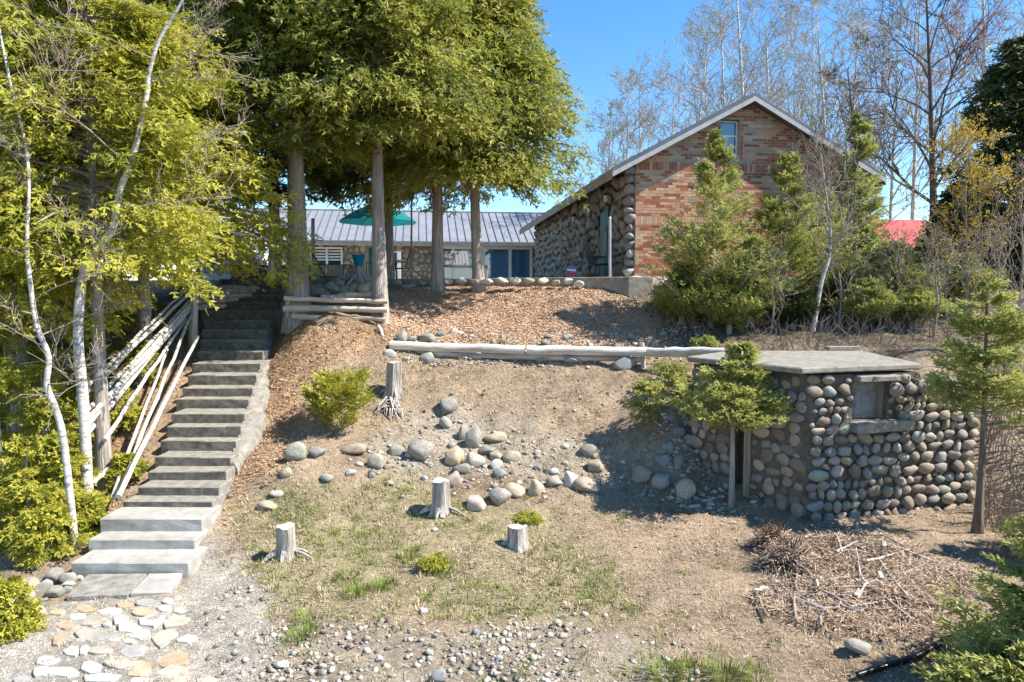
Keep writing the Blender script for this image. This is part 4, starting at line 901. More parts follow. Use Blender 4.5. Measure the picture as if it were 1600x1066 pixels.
# peeled poles along the left of the stairs
pf = empty('peeled_pole_fence', W(182, 776, 10.2), 'fan of long peeled white poles along the left side of the steps', 'pole fence')
for xa, ya, da, xb, yb, db, r in ((138,602,10.7,290,452,16.0,.045),(123,624,10.5,297,456,16.0,.06),(130,648,10.5,300,466,15.9,.055),(135,664,10.4,300,476,15.8,.065),(122,693,10.3,297,484,15.7,.06),(135,655,10.35,301,470,15.7,.05),
                         (162,686,10.5,291,500,15.5,.05),(174,779,10.2,262,545,14.2,.045),(184,774,10.1,299,490,15.6,.05),(147,755,10.3,174,727,10.9,.05)):
    log('pole', W(xa, ya, da), W(xb, yb, db), r * .72, r * .58, M_log_white if rnd.random() < .75 else M_log, pf, 10, .018, 8, 4)
b0 = W(299, 520, 15.6); log('post', Vector((b0.x, b0.y, H_at(b0.x, b0.y) - .2)), W(305, 447, 15.7), .10, .09, M_log, pf, 4, .01, 9)
tag(log('hand_rail', W(184, 776, 9.95), W(309, 526, 14.6), .042, .032, M_log_white, None, 10, .012, 8, 0), 'straight white handrail pole beside the left edge of the steps', 'handrail')
# stacked logs at the top left of the stairs
sl = empty('stacked_logs', W(345, 475, 16.6), 'low stack of weathered logs at the top left of the steps', 'log stack')
for i, (xa, ya, xb, yb) in enumerate(((308, 480, 352, 477), (308, 472, 372, 468), (310, 463, 392, 461), (311, 456, 398, 455), (311, 450, 402, 451))):
    log('log', W(xa, ya, 16.3 + i * .12), W(xb, yb, 16.9 + i * .35), .075, .06, M_logx, sl, 7, .02, 8)
# ================================================================ STUMPS
M_stump = mat('silvered_stump', (.13, .11, .09), (.56, .52, .465), 8, .9, 1., 25, stretch=(2, 2, .22), c3=(.35, .315, .275))
M_cut = mat('cut_wood', (.42, .36, .28), (.66, .60, .51), 10, .9, .3, 40)
def stump(px, pyb, pyt, wp, label, lean=(0, 0), roots=(), m=M_stump):
    b0 = hit(px, pyb); h = (pyb - pyt) * b0.y / FP; r = wp * b0.y / FP / 2
    t = empty('stump', b0, label, 'stump', 'weathered tree stumps in the yard')
    mb = MB(); k = 12; n0 = 0; prof = [rnd.uniform(.82, 1.15) for _ in range(k)]; top = []
    lv = (-.12, .0, .1, .3, .6, .85, 1.); fl = (1.4, 1.3, 1.17, 1.07, 1.02, 1., .97)
    for f, g in zip(lv, fl):
        for j in range(k):
            q = 2 * math.pi * j / k; rr = r * g * (1 + (prof[j] - 1) * (1.5 if f < .2 else .8)) ; z = h * f + (rnd.uniform(-.02, .02) if f == 1 else 0)
            mb.v.append((b0.x + math.cos(q) * rr + lean[0] * f, b0.y + math.sin(q) * rr + lean[1] * f, b0.z + z))
    for i in range(len(lv) - 1):
        for j in range(k): mb.f.append((i * k + j, i * k + (j + 1) % k, (i + 1) * k + (j + 1) % k, (i + 1) * k + j))
    mb.f.append(tuple(range(k)))
    mb.build('trunk', m, t, smooth=True)
    o6 = (len(lv) - 1) * k; tv = [Vector(v) + UP * .004 for v in mb.v[o6:o6 + k]]; c = sum(tv, Vector()) / k
    MB().add([c + (v - c) * 1.0 for v in tv], [tuple(range(k))]).build('cut_face', M_cut, t)
    for a, ln, rr in roots:
        d = Vector((math.cos(a), math.sin(a), 0)); p0 = b0 + d * r * .8 + UP * h * .18; p2 = b0 + d * (r + ln); p2.z = H_at(p2.x, p2.y) - .01; p1 = p0.lerp(p2, .5) + UP * .02
        MB().tube([p0, p1, p2], [rr, rr * .75, rr * .3], 6, True, .1).build('root', m, t, smooth=True)
    return t
stump(448, 868, 821, 30, 'squat broken silver stump left in the grass near the steps', roots=((math.pi * 1.15, .22, .05), (math.pi * 1.5, .1, .06), (-.2, .28, .025), (.4, .2, .03)))
stump(690, 802, 750, 28, 'tall pale stump in front of the pinkish boulder', roots=((math.pi, .25, .06), (-.15, .26, .03), (math.pi * 1.4, .1, .05)))
stump(809, 856, 822, 31, 'short pale stump at the right of the grass', roots=((math.pi, .12, .05), (1.2, .1, .04)))
stump(615, 618, 567, 24, 'slender dark grey stump on the bank with bare roots beneath', (.03, 0), roots=((math.pi, .15, .05), (-1.2, .3, .04)))
# root tangle under the bank stump
b0 = hit(612, 640); rt = empty('root_tangle', b0, 'tangle of bleached roots spilling below the dark grey stump', 'roots')
for i in range(26):
    a = rnd.uniform(math.pi * 1.0, math.pi * 2.0); ln = rnd.uniform(.15, .42); p0 = b0 + Vector((rnd.uniform(-.12, .12), .05, rnd.uniform(.08, .26))); d = Vector((math.cos(a), math.sin(a) * .6 - .2, 0))
    p2 = p0 + d * ln; p2.z = H_at(p2.x, p2.y) + rnd.uniform(0, .05); p1 = p0.lerp(p2, .5) + Vector((rnd.uniform(-.05, .05), -.04, rnd.uniform(0, .06)))
    MB().tube([p0, p1, p2], [.016, .012, .005], 5).build('root', M_stump if i % 3 else M_log_white, rt)
# ================================================================ THINGS ON THE PATIO
def gpz(px, D): p = W(px, 440, D); p.z = ZP; return p
# parasol
c = gpz(592, 23.5); pa = empty('patio_parasol', c, 'open teal green patio parasol behind the second cedar trunk', 'parasol'); top = 2.62; rr = 1.36
M_teal = mat('teal_fabric', (.0, .17, .18), (.01, .24, .24), 3, .7, trans=.35)
for i in range(8):
    a0, a1 = 2 * math.pi * (i - .5) / 8 + .2, 2 * math.pi * (i + .5) / 8 + .2; V = []; N = 5
    for q in range(N + 1):
        for s in range(N + 1):
            f = q / N; a = a0 + (a1 - a0) * s / N; edge = math.cos(math.pi * (s / N - .5)); r_ = rr * f * (1 - .05 * edge * f)
            V.append(c + Vector((math.cos(a) * r_, math.sin(a) * r_, top - .62 * f ** 1.6 - .10 * edge * f * (1 if f < 1 else -.15) * .4)))
    MB().add(V, [(q * (N + 1) + s, q * (N + 1) + s + 1, (q + 1) * (N + 1) + s + 1, (q + 1) * (N + 1) + s) for q in range(N) for s in range(N)]).build('canopy_panel', M_teal, pa, smooth=True)
    a = a0; MB().tube([c + UP * (top - .05), c + Vector((math.cos(a) * rr * .97, math.sin(a) * rr * .97, top - .66))], .012, 5).build('rib', M_metal_gry, pa)
MB().tube([c, c + UP * (top + .06)], .024, 8).build('pole', M_metal_gry, pa); MB().tube([c, c + UP * .1, c + UP * .2], [.26, .22, .04], 12).build('base', M_black, pa)
# pot on a driftwood stump with its rock pile
c = gpz(561, 18.6); c = W(561, 441, 18.3)
dw = empty('driftwood_stump', c, 'grey rooted driftwood stump carrying the turquoise pot', 'driftwood')
MB().tube([c - UP * .25, c + UP * .1, c + UP * .33, c + UP * .42], [.30, .2, .15, .15], 9, True, .12).build('trunk', M_stump, dw, smooth=True)
for a, ln in ((math.pi, .95), (2.7, .7), (3.5, .6), (.2, .5), (-.4, .45), (-1.2, .35), (4.2, .5)):
    d = Vector((math.cos(a), math.sin(a), 0)); MB().tube([c + UP * .22 + d * .1, c + d * ln * .5 + UP * .1, c + d * ln - UP * .12], [.09, .06, .03], 6, True, .1).build('root', M_stump, dw, smooth=True)
pt = empty('turquoise_pot', c + UP * .42, 'glossy turquoise flower pot on the driftwood stump', 'pot')
M_turq = mat('turquoise_glaze', (.0, .20, .27), (.0, .26, .34), 3, .15, spec=.6)
MB().tube([c + UP * .422, c + UP * .45, c + UP * .70, c + UP * .72, c + UP * .72, c + UP * .5], [.10, .115, .17, .185, .16, .11], 20).build('bowl', M_turq, pt, smooth=True)
MB().tube([c + UP * .6, c + UP * .63], [.138, .142], 16).build('soil', M_darkwood, pt)
for px, py, w_, h_, mi, lab in ((496,452,36,20,GREY,'dark rock at the left end of the pile under the pot'),(520,447,26,20,GREY,'angular grey rock left in the pile under the pot'),(537,452,22,16,GREEN,'greenish flat rock in the pile under the pot'),
      (552,449,20,14,TAN,'small tan rock in the middle under the pot'),(570,449,30,18,OCHRE,'large tan rock right in the pile under the pot'),(549,461,22,12,GREY,'low grey rock before the pile under the pot'),(585,448,18,14,PALE,'pale rock behind the second cedar trunk'),(508,460,24,14,BLUE,'bluish rock low in the pile under the pot'),(530,441,18,10,GREY,'small dark rock at the top of the pile')):
    boulder(px, py, w_, h_, mi, lab, D=17.6)
# pale stones along the patio edge
for i, (px, py, w_) in enumerate(((621,440,16),(636,446,26),(661,442,19),(678,441,20),(700,439,17),(721,437,21),(741,438,19),(761,438,24),(785,437,20),(805,437,19),(828,437,16),(848,437,18),(868,440,17),(888,437,16),(905,442,18),(995,437,27),(1022,441,22))):
    pos = ('leftmost', 'second', 'third', 'fourth', 'fifth', 'sixth', 'seventh', 'eighth', 'ninth', 'tenth', 'eleventh', 'twelfth', 'thirteenth', 'fourteenth', 'fifteenth', 'sixteenth', 'last')[i]
    boulder(px, py, w_, 9 if i < 15 else 15, rnd.choice((PALE, PALE, TAN)) if i > 2 else GREEN, pos + ' pale edging stone from the left along the patio front', 'edging stones along the patio', D=18.9 - i * .09 if i < 15 else 17.6, sink=.35)
# furniture
def chair(px, D, rz, label, m):
    c = gpz(px, D); t = empty('patio_chair', c, label, 'chair', rz=rz); Mz = Matrix.Rotation(rz, 3, 'Z')
    def q(x, y, z): return c + Mz @ Vector((x, y, z))
    MB().prism([q(-.27, -.25, .42), q(.27, -.25, .42), q(.27, .25, .40), q(-.27, .25, .40)], UP * .04).build('seat', m, t)
    MB().prism([q(-.26, .24, .44), q(.26, .24, .44), q(.26, .44, 1.08), q(-.26, .44, 1.08)], Mz @ Vector((0, .035, 0))).build('backrest', m, t)
    for sx in (-1, 1):
        MB().tube([q(sx * .28, -.24, 0), q(sx * .28, -.24, .64), q(sx * .28, .3, .66)], .016, 6).build('arm', m, t)
        MB().tube([q(sx * .27, .32, 0), q(sx * .27, .2, .42)], .016, 6).build('leg', m, t)
chair(586, 23.2, R(-70), 'black patio chair on the left under the parasol', M_black); chair(626, 23.4, R(-100), 'black high backed patio chair on the right of the table', M_black)
chair(608, 24.6, R(5), 'black patio chair at the far side of the table', M_black); chair(938, 20.3, R(100), 'dark low chair beside the green door of the brick house', M_black)
c = gpz(604, 23.7); t = empty('patio_table', c, 'round dark patio table under the parasol', 'table'); MB().tube([c + UP * .70, c + UP * .73], [.5, .5], 20).build('top', M_black, t)
for a in (0, 1.57, 3.14, 4.71): MB().tube([c + Vector((math.cos(a) * .38, math.sin(a) * .38, 0)), c + Vector((math.cos(a) * .3, math.sin(a) * .3, .7))], .018, 6).build('leg', M_black, t)
c = gpz(718, 20.2); t = empty('wicker_lounger', c, 'grey woven garden lounge seat between the right trunks', 'lounge chair'); M_wick = mat('grey_wicker', (.14, .14, .15), (.34, .34, .36), 40, .8, .6, 60)
MB().prism([c + Vector((-.55, -.25, .36)), c + Vector((.85, -.25, .34)), c + Vector((.85, .35, .34)), c + Vector((-.55, .35, .36))], UP * .06).build('seat', M_wick, t)
for k in range(9):
    x = -.62 + k * .1; MB().prism([c + Vector((x, .34, .42)), c + Vector((x + .085, .34, .42)), c + Vector((x + .0, .62, .86)), c + Vector((x - .085, .62, .86))], Vector((0, .03, 0))).build('back_slat', M_wick, t)
for x, y in ((-.5, -.2), (.8, -.2), (.8, .3), (-.5, .3)): MB().tube([c + Vector((x, y, 0)), c + Vector((x, y, .36))], .02, 6).build('leg', M_wick, t)
MB().tube([c + Vector((-.6, -.2, .4)), c + Vector((-.6, -.2, .62)), c + Vector((-.3, .35, .66))], .02, 6).build('arm', M_wick, t); MB().tube([c + Vector((.4, -.2, .4)), c + Vector((.5, -.2, .62)), c + Vector((.3, .35, .66))], .02, 6).build('arm', M_wick, t)
# carved pale panel by the house wall
c = gpz(617, 34.6); t = empty('pale_panel', c, 'tall pale carved panel leaning on the cottage wall', 'panel'); MB().box(c + UP * .85, (.62, .05, 1.7)).build('board', M_frame, t)
for k in range(4):
    cc = c + UP * (.35 + .34 * k) + Vector((0, -.04, 0)); MB().tube([cc + Vector((math.cos(a) * .13, 0, math.sin(a) * .13)) for a in np.linspace(0, 6.283, 13)], .018, 5, False).build('ring', M_conc_dk, t)
# poles
for px, yt, D, r, m, lab in ((427, 343, 19.4, .045, M_metal_gry, 'silver metal pole left of the first cedar trunk'), (489, 343, 19.2, .05, mat('galvanised_post', (.22, .23, .25), (.36, .37, .39), 5, .5, metal=.4), 'grey metal post right of the first cedar trunk'),
                          (643, 300, 18.9, .025, mat('rusty_pole', (.22, .13, .10), (.34, .22, .17), 9, .8), 'thin rusty pole right of the parasol'), (953, 341, 18.0, .038, M_metal_gry, 'short silver pole in front of the cobbled corner')):
    b0 = W(px, 441, D); b0.z = H_at(b0.x, b0.y) - .05 if D < 18.6 and px < 700 else ZP - .04
    b0.z = ZP - .04; t_ = W(px, yt, D); mb = MB(); mb.tube([b0, t_], r, 10)
    t = empty('metal_pole', b0, lab, 'pole'); mb.build('shaft', m, t); MB().tube([t_ + UP * .001, t_ + UP * .03], [r * 1.15, r * .6], 10).build('cap', m, t)
tag(MB().tube([W(489, 396, 19.1), W(512, 442, 18.9)], .03, 6).build('diagonal_stick', M_twig_dark), 'dark stick leaning against the grey metal post', 'stick')
tag(MB().prism([W(941, 401, 20.9), W(946, 401, 20.9), W(951, 336, 21.4), W(946, 336, 21.4)], (0, .03, 0)).build('leaning_plank', M_log_white), 'pale plank leaning beside the green door', 'plank')
# small sign
c = gpz(893, 19.2); t = empty('yard_sign', c, 'small red white and blue sign standing at the cobbled wall', 'sign'); MB().box(c + UP * .18, (.27, .03, .30), Matrix.Rotation(.12, 3, 'Y')).build('board', mat('sign_blue', (.10, .13, .32), (.14, .17, .38), 3, .6), t)
MB().box(c + UP * .12 + Vector((0, -.02, 0)), (.25, .008, .1), Matrix.Rotation(.12, 3, 'Y')).build('red_band', mat('sign_red', (.45, .05, .07), (.5, .07, .09), 3, .6), t); MB().box(c + UP * .23 + Vector((.0, -.02, 0)), (.25, .008, .05), Matrix.Rotation(.12, 3, 'Y')).build('white_band', M_white, t)
# bench with a beige cloth, dark boards added in place of the under-window shadow
c = gpz(517, 21.5); t = empty('low_bench', c, 'low bench with a beige cloth under the cottage window', 'bench'); MB().box(c + UP * .42, (1.0, .4, .05)).build('seat', M_oldwood, t)
for x in (-.42, .42): MB().box(c + Vector((x, 0, .195)), (.07, .34, .39)).build('leg', M_oldwood, t)
mb = MB(); V = []; 
for i in range(25):
    x = -.42 + .84 * i / 24; wv_ = .02 * math.sin(i * 1.9); V += [c + Vector((x, -.215 + wv_, .452 - .33)), c + Vector((x, -.215 + wv_ * .4, .455)), c + Vector((x, .2, .46))]
mb.add(V, [(i * 3 + j, i * 3 + 3 + j, i * 3 + 4 + j, i * 3 + 1 + j) for i in range(24) for j in range(2)]); mb.build('cloth', mat('beige_cloth', (.45, .36, .25), (.56, .47, .35), 5, .9), t, smooth=True)
dk = empty('window_shadow_boards', gpz(430, 22.5), 'low dark boards standing in for the shadow under the cottage window', 'shadow strip'); 
for i in range(3): MB().prism([W(360, 440, 22.6) * 1 + UP * 0, W(552, 440, 22.2), W(552, 440, 22.2) + UP * .17, W(360, 440, 22.6) + UP * .17], (0, .06, 0)).build('board', M_darkwood, dk).location.z += ZP - W(360, 440, 22.6).z + i * .18
# tarpaulin shelter
c = gpz(385, 24.5); t = empty('tarpaulin_shelter', c, 'pale grey tarpaulin shelter left behind the cedar trunks', 'shelter'); M_tarp = mat('pale_tarpaulin', (.48, .50, .53), (.62, .64, .67), 4, .6, .3, 8)
for side in (-1, 1):
    V = []; N = 10
    for i in range(N + 1):
        for j in range(N + 1):
            f, g = i / N, j / N; V.append(c + Vector((side * (.12 + 1.25 * g ** .85), -1.4 + 2.8 * f, 1.55 * (1 - g) ** .9 + .04 * math.sin(f * 17 + g * 5) * g + .03)))
    MB().add(V, [(i * (N + 1) + j, i * (N + 1) + j + 1, (i + 1) * (N + 1) + j + 1, (i + 1) * (N + 1) + j) for i in range(N) for j in range(N)]).build('tarpaulin', M_tarp, t, smooth=True)
MB().prism([c + Vector((-1.3, -1.38, 0)), c + Vector((1.3, -1.38, 0)), c + Vector((.13, -1.38, 1.5)), c + Vector((-.13, -1.38, 1.5))], (0, .02, 0)).build('end_panel', M_tarp, t)
MB().tube([c + Vector((0, -1.45, 1.57)), c + Vector((0, 1.45, 1.57))], .03, 6).build('ridge_pole', M_oldwood, t)
# dark red board on the rear trunk
tag(MB().box(W(434, 362, 20.6), (.6, .05, .24)).build('red_board', mat('dark_red_paint', (.12, .012, .015), (.17, .02, .025), 4, .6)), 'dark red board fixed to the shaded rear trunk', 'board')
# black pipe
b_ = [hit(1372, 1066), hit(1430, 1036), hit(1480, 1010), hit(1530, 988), hit(1640, 940)]; b_[0] = hit(1340, 1064) 
tag(MB().tube([p + UP * .06 for p in b_], .032, 8).build('drain_pipe', mat('black_plastic', (.012, .012, .014), (.02, .02, .022), 3, .25), smooth=True), 'black plastic pipe running across the lower right corner', 'pipe')
# flat board lying on the hut roof
tag(MB().box(G(1312, 546, ZT) + Vector((0, -.1, .035)), (.62, .22, .06), Matrix.Rotation(.05, 3, 'Z')).build('grey_board', M_oldwood), 'grey board lying at the back of the flat hut roof', 'board')
# ================================================================ BRUSH HEAP
bc = hit(1290, 900); br = empty('brush_heap', bc, 'sprawling heap of dead twigs and bark at the lower right', 'brush pile')
mounds = [(hit(1330, 868), 0.9, .15), (hit(1235, 890), .38, .26), (hit(1210, 860), .3, .24), (hit(1330, 945), 1.0, .07), (hit(1430, 910), 0.8, .07), (hit(1260, 950), .6, .05)]
def bz(x, y): return H_at(x, y) + max([0] + [h * max(0, 1 - ((x - m.x) ** 2 + ((y - m.y) * 1.3) ** 2) / r ** 2) for m, r, h in mounds])
N = 8500; Vs = []; cnt = 0; A = []
for _ in range(N):
    m, r, h = rnd.choices(mounds, (5, 1.6, 1.4, 5, 3.5, 2))[0]; a = rnd.uniform(0, 6.28); q = r * math.sqrt(rnd.random()) * 1.05; x, y = m.x + math.cos(a) * q, m.y + math.sin(a) * q / 1.3; A.append((x, y, bz(x, y) - rnd.uniform(0, .04)))
A = np.array(A); o = link('twig_mass', mesh_np('twig_mass', *strips(A[:, 0], A[:, 1], A[:, 2], .08, .42, .003, .0085, .55, .04, .12)), mat('dead_twigs', (.13, .08, .05), (.60, .48, .36), 26, .9, c3=(.34, .235, .155), detail=0)); o.parent = br; o.matrix_parent_inverse = Matrix.Translation(-br.location); o['kind'] = 'stuff'
for i in range(46):
    m, r, h = rnd.choices(mounds, (5, 1, 1, 5, 2, 2))[0]; a = rnd.uniform(0, 6.28); q = r * math.sqrt(rnd.random()); x, y = m.x + math.cos(a) * q, m.y + math.sin(a) * q / 1.3; a2 = rnd.uniform(0, 3.14); ln = rnd.uniform(.15, .5)
    P = [Vector((x + math.cos(a2) * ln * f + rnd.uniform(-.02, .02), y + math.sin(a2) * ln * f, 0)) for f in (-1, -.4, .3, 1)]
    for p in P: p.z = bz(p.x, p.y) + .03 + rnd.uniform(0, .05)
    MB().tube(P, [.016, .014, .011, .005], 6).build('stick', rnd.choice((M_twig, M_twig, M_twig_pale, M_log)), br)
for px, py, a in ((1381, 872, 1.1), (1376, 913, 1.2), (1190, 930, .5), (1340, 945, .9)):
    p = hit(px, py); p.z = bz(p.x, p.y) + .06; MB().box(p, (.20, .045, .02), Matrix.Rotation(a, 3, 'Z')).build('bark_slab', M_log_white, br)
for k, m in ((0, mounds[1]), (1, mounds[2])):
    for i in range(130):
        a = rnd.uniform(0, 6.28); el_ = rnd.uniform(.1, 1.4); d = Vector((math.cos(a) * math.cos(el_), math.sin(a) * math.cos(el_), math.sin(el_))); c0 = m[0] + UP * .05
        if i == 0: mb = MB()
        mb.tube([c0 + d * .05, c0 + d * rnd.uniform(.15, .32) + Vector((rnd.uniform(-.04, .04),) * 3), c0 + d * rnd.uniform(.3, .42) * (.7 + .3 * math.sin(el_))], [.009, .007, .003], 3, False)
    o = mb.build('root_ball', mat('dark_roots', (.07, .045, .03), (.22, .15, .10), 9, .9), br)
# ================================================================ TREES
def spray_template(n_side=3):
    """one flat cedar spray: a stem with side leaflets, pointing +x"""
    V, F = [], []
    def leaf(p, a, l, w_):
        d = np.array([math.cos(a), math.sin(a)]); s = np.array([-d[1], d[0]]); p = np.array(p); k = len(V)
        for q in (p, p + d * l * .45 + s * w_ / 2, p + d * l, p + d * l * .45 - s * w_ / 2): V.append((q[0], q[1], -.28 * q[0] ** 2 + .10 * abs(q[1])))
        F.append((k, k + 1, k + 2, k + 3))
    leaf((0, 0), 0, 1.0, .16)
    for i, f in enumerate(np.linspace(.12, .68, n_side)):
        for sg in (-1, 1): leaf((f, 0), sg * (.85 - .25 * f), .56 * (1.05 - f * .75), .15)
    return np.array(V), np.array(F)
SPV, SPF = spray_template(2)
def frame_from(d, roll):
    """rotation matrices whose x axis is d (N,3), rolled"""
    d = d / np.linalg.norm(d, axis=1, keepdims=True); up = np.tile([0., 0, 1], (len(d), 1)); y = np.cross(up, d); y /= np.linalg.norm(y, axis=1, keepdims=True) + 1e-6; z = np.cross(d, y)
    c, s = np.cos(roll)[:, None], np.sin(roll)[:, None]; y2 = y * c + z * s; z2 = -y * s + z * c
    return np.stack([d, y2, z2], -1)
def trunk_at(P, z):
    for i in range(len(P) - 1):
        if P[i].z <= z <= P[i + 1].z: return P[i].lerp(P[i + 1], (z - P[i].z) / max(1e-6, P[i + 1].z - P[i].z))
    return P[-1] if z > P[-1].z else P[0]
def smooth_pts(P, n=4):
    P = [Vector(p) for p in P]; out = []
    for i in range(len(P) - 1):
        a, b2, c, d = P[max(i - 1, 0)], P[i], P[i + 1], P[min(i + 2, len(P) - 1)]
        for k in range(n):
            t = k / n; out.append(.5 * ((2 * b2) + (c - a) * t + (2 * a - 5 * b2 + 4 * c - d) * t * t + (3 * b2 - a - 3 * c + d) * t ** 3))
    return out + [P[-1]]
def cedar(name, label, P, r0, zb, zt, Rm, leaf, nb=110, per=55, size=.30, prof=None, group=None, seed=1, tr=(.2, .8), flare=1.5, droop=.25, sector=None, bark=None, cat='tree', squash=1., limbs=True, inner=.3, sprd=.16, lift=0.):
    """cedar tree: trunk, limbs, crown of many flat sprays"""
    g = np.random.default_rng(seed); r_ = random.Random(seed); P = smooth_pts(P, 4); base = P[0].copy()
    t = empty(name, base, label, cat, group); top = P[-1].z; N = len(P)
    rad = [r0 * (1 - .9 * max(0, (p.z - base.z)) / (top - base.z)) * (1 + (flare - 1) * math.exp(-(p.z - base.z) / .35)) + .008 for p in P]
    MB().tube([P[0] - UP * .25] + P, [rad[0] * 1.15] + rad, 12 if r0 > .1 else 7, True, .06).build('trunk', bark or M_cedar_bark, t, smooth=True)
    locs, dirs, siz, tin = [], [], [], []; lm = MB()
    for b in range(nb):
        s = r_.random() ** .85; z = zb + (zt - zb) * s
        th = r_.uniform(0, 2 * math.pi)
        if math.sin(th) > .3 and r_.random() < .5: th = -th
        R_ = Rm * (prof(s) if prof else min(1, .55 + s * 3) * (1 - s) ** .75 + .05) * r_.uniform(.72, 1.12)
        o = trunk_at(P, z - .12 * R_); hd = Vector((math.cos(th), math.sin(th) * squash, 0)); pts = []
        up0 = r_.uniform(.05, .45) * (1 - .4 * (1 - s))
        for f in (0, .25, .5, .75, 1.): pts.append(o + hd * R_ * f + UP * (R_ * (up0 * f - droop * f * f * (1.6 if s < .25 else 1.))))
        if limbs: lm.tube(pts, [max(.008, .022 * R_) * (1 - .8 * f) for f in (0, .25, .5, .75, 1.)], 4, False)
        n_ = int(per * (.5 + .7 * R_ / Rm)); bt = r_.gauss(0, .12)
        for _ in range(n_):
            f = inner + (1.06 - inner) * r_.random() ** .75; fi = min(f, .999) * 4; i = int(fi); p = pts[i].lerp(pts[i + 1], fi - i); tang = (pts[i + 1] - pts[i]).normalized()
            side = Vector((-hd.y, hd.x, 0)); lat = r_.gauss(0, 1) * sprd * R_ * (.55 + .5 * f) ; p = p + side * lat + UP * (r_.gauss(-.05, .10) * R_ * .6) + tang * r_.gauss(0, .06) * R_
            d = tang * r_.uniform(.5, 1) + side * (lat / max(.1, R_) * 1.2 + r_.gauss(0, .5)) + UP * (r_.uniform(-.65, .35) + lift)
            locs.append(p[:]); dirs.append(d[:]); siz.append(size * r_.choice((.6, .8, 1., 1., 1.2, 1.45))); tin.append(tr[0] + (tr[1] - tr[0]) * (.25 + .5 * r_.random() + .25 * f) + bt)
    if limbs: lm.build('limbs', bark or M_cedar_bark, t)
    L_ = np.array(locs); D_ = np.array(dirs); S_ = np.array(siz); A = frame_from(D_, g.normal(0, .9, len(L_))) * S_[:, None, None]
    V, F = inst(SPV, SPF, A, L_); o = link('crown', mesh_np('crown', V, F, tint=np.repeat(np.array(tin), len(SPV))), leaf, t); o.matrix_parent_inverse = Matrix.Translation(-t.location)
    return t
def gz(px, D, py=None): x = W(px, 500, D).x; return Vector((x, D, H_at(x, D)))
def straight(px, D, top, lean=(0, 0)):
    b0 = gz(px, D); return [b0, b0.lerp(Vector((b0.x + lean[0], b0.y + lean[1], top)), .3), b0.lerp(Vector((b0.x + lean[0], b0.y + lean[1], top)), .65), Vector((b0.x + lean[0], b0.y + lean[1], top))]
oval = lambda s: (math.sin(math.pi * min(1, s * .82 + .14)) ** .7)
ogive = lambda s: min(1, .72 + 1.6 * s) * (1 - s ** 1.7) ** .8 + .04
# the four big front cedars and two rear ones
fg = 'tall cedars in front of the cottage'
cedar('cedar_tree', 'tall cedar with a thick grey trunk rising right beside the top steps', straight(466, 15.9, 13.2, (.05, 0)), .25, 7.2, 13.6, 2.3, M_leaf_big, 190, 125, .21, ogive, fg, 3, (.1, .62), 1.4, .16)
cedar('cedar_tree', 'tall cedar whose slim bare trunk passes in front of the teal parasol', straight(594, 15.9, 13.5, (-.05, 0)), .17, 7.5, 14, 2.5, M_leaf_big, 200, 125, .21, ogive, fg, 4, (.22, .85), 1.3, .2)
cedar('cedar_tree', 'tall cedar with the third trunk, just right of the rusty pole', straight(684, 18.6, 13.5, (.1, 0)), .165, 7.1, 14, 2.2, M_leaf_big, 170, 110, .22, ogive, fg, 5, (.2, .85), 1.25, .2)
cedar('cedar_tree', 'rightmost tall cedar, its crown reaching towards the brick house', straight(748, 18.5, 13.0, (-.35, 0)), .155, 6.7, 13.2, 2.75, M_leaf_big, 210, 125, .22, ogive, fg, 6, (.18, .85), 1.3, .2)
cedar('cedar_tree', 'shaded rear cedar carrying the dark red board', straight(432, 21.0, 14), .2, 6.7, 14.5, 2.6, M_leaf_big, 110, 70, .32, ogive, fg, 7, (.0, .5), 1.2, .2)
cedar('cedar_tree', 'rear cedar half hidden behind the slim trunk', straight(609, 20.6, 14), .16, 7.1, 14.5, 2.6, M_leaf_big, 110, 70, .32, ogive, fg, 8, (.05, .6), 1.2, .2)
cedar('cedar_tree', 'bushy cedar seen beyond the cottage roof', straight(565, 50, 9.2), .25, 4.6, 9.9, 2.4, M_leaf_sun, 60, 40, .5, ogive, None, 9, (.2, .7), limbs=False)
# sunlit cedars on the left of the stairs
lg = 'sunlit cedars left of the steps'
cedar('left_cedar', 'bright cedar with a straight trunk behind the peeled poles', straight(153, 10.9, 9.0), .115, 4.3, 9.6, 1.9, M_leaf_sun, 170, 125, .165, ogive, lg, 21, (.2, .95), 1.2, .16)
cedar('left_cedar', 'bright yellow green cedar leaning out over the upper steps', straight(225, 14.2, 9.0, (.1, 0)), .14, 4.8, 9.6, 2.85, M_leaf_sun, 215, 120, .19, lambda s: min(1, .85 + s) * (1 - s ** 2) ** .7 + .05, lg, 22, (.2, .95), 1.2, .16)
cedar('left_cedar', 'large cedar at the left picture edge behind the thin birch', straight(25, 11.8, 9.5), .16, 3.2, 10, 2.2, M_leaf_sun, 170, 110, .18, ogive, lg, 23, (.12, .9), 1.2, .2)
cedar('left_cedar', 'dark cedar filling the depth behind the two birches', straight(95, 16.0, 12), .2, 4.2, 12.5, 2.9, M_leaf_sun, 130, 80, .28, ogive, lg, 24, (.05, .7), 1.2)
cedar('left_cedar', 'tall dark green cedar rising behind the pole fence', straight(290, 17.9, 13), .2, 6.8, 13.5, 2.5, M_leaf_big, 120, 80, .28, ogive, lg, 25, (.1, .7), 1.2, .16)
cedar('left_cedar', 'cedar far left behind the picture edge', straight(-60, 14.5, 12), .2, 2.8, 12, 2.8, M_leaf_sun, 110, 70, .3, ogive, lg, 26, (.1, .7), 1.2)
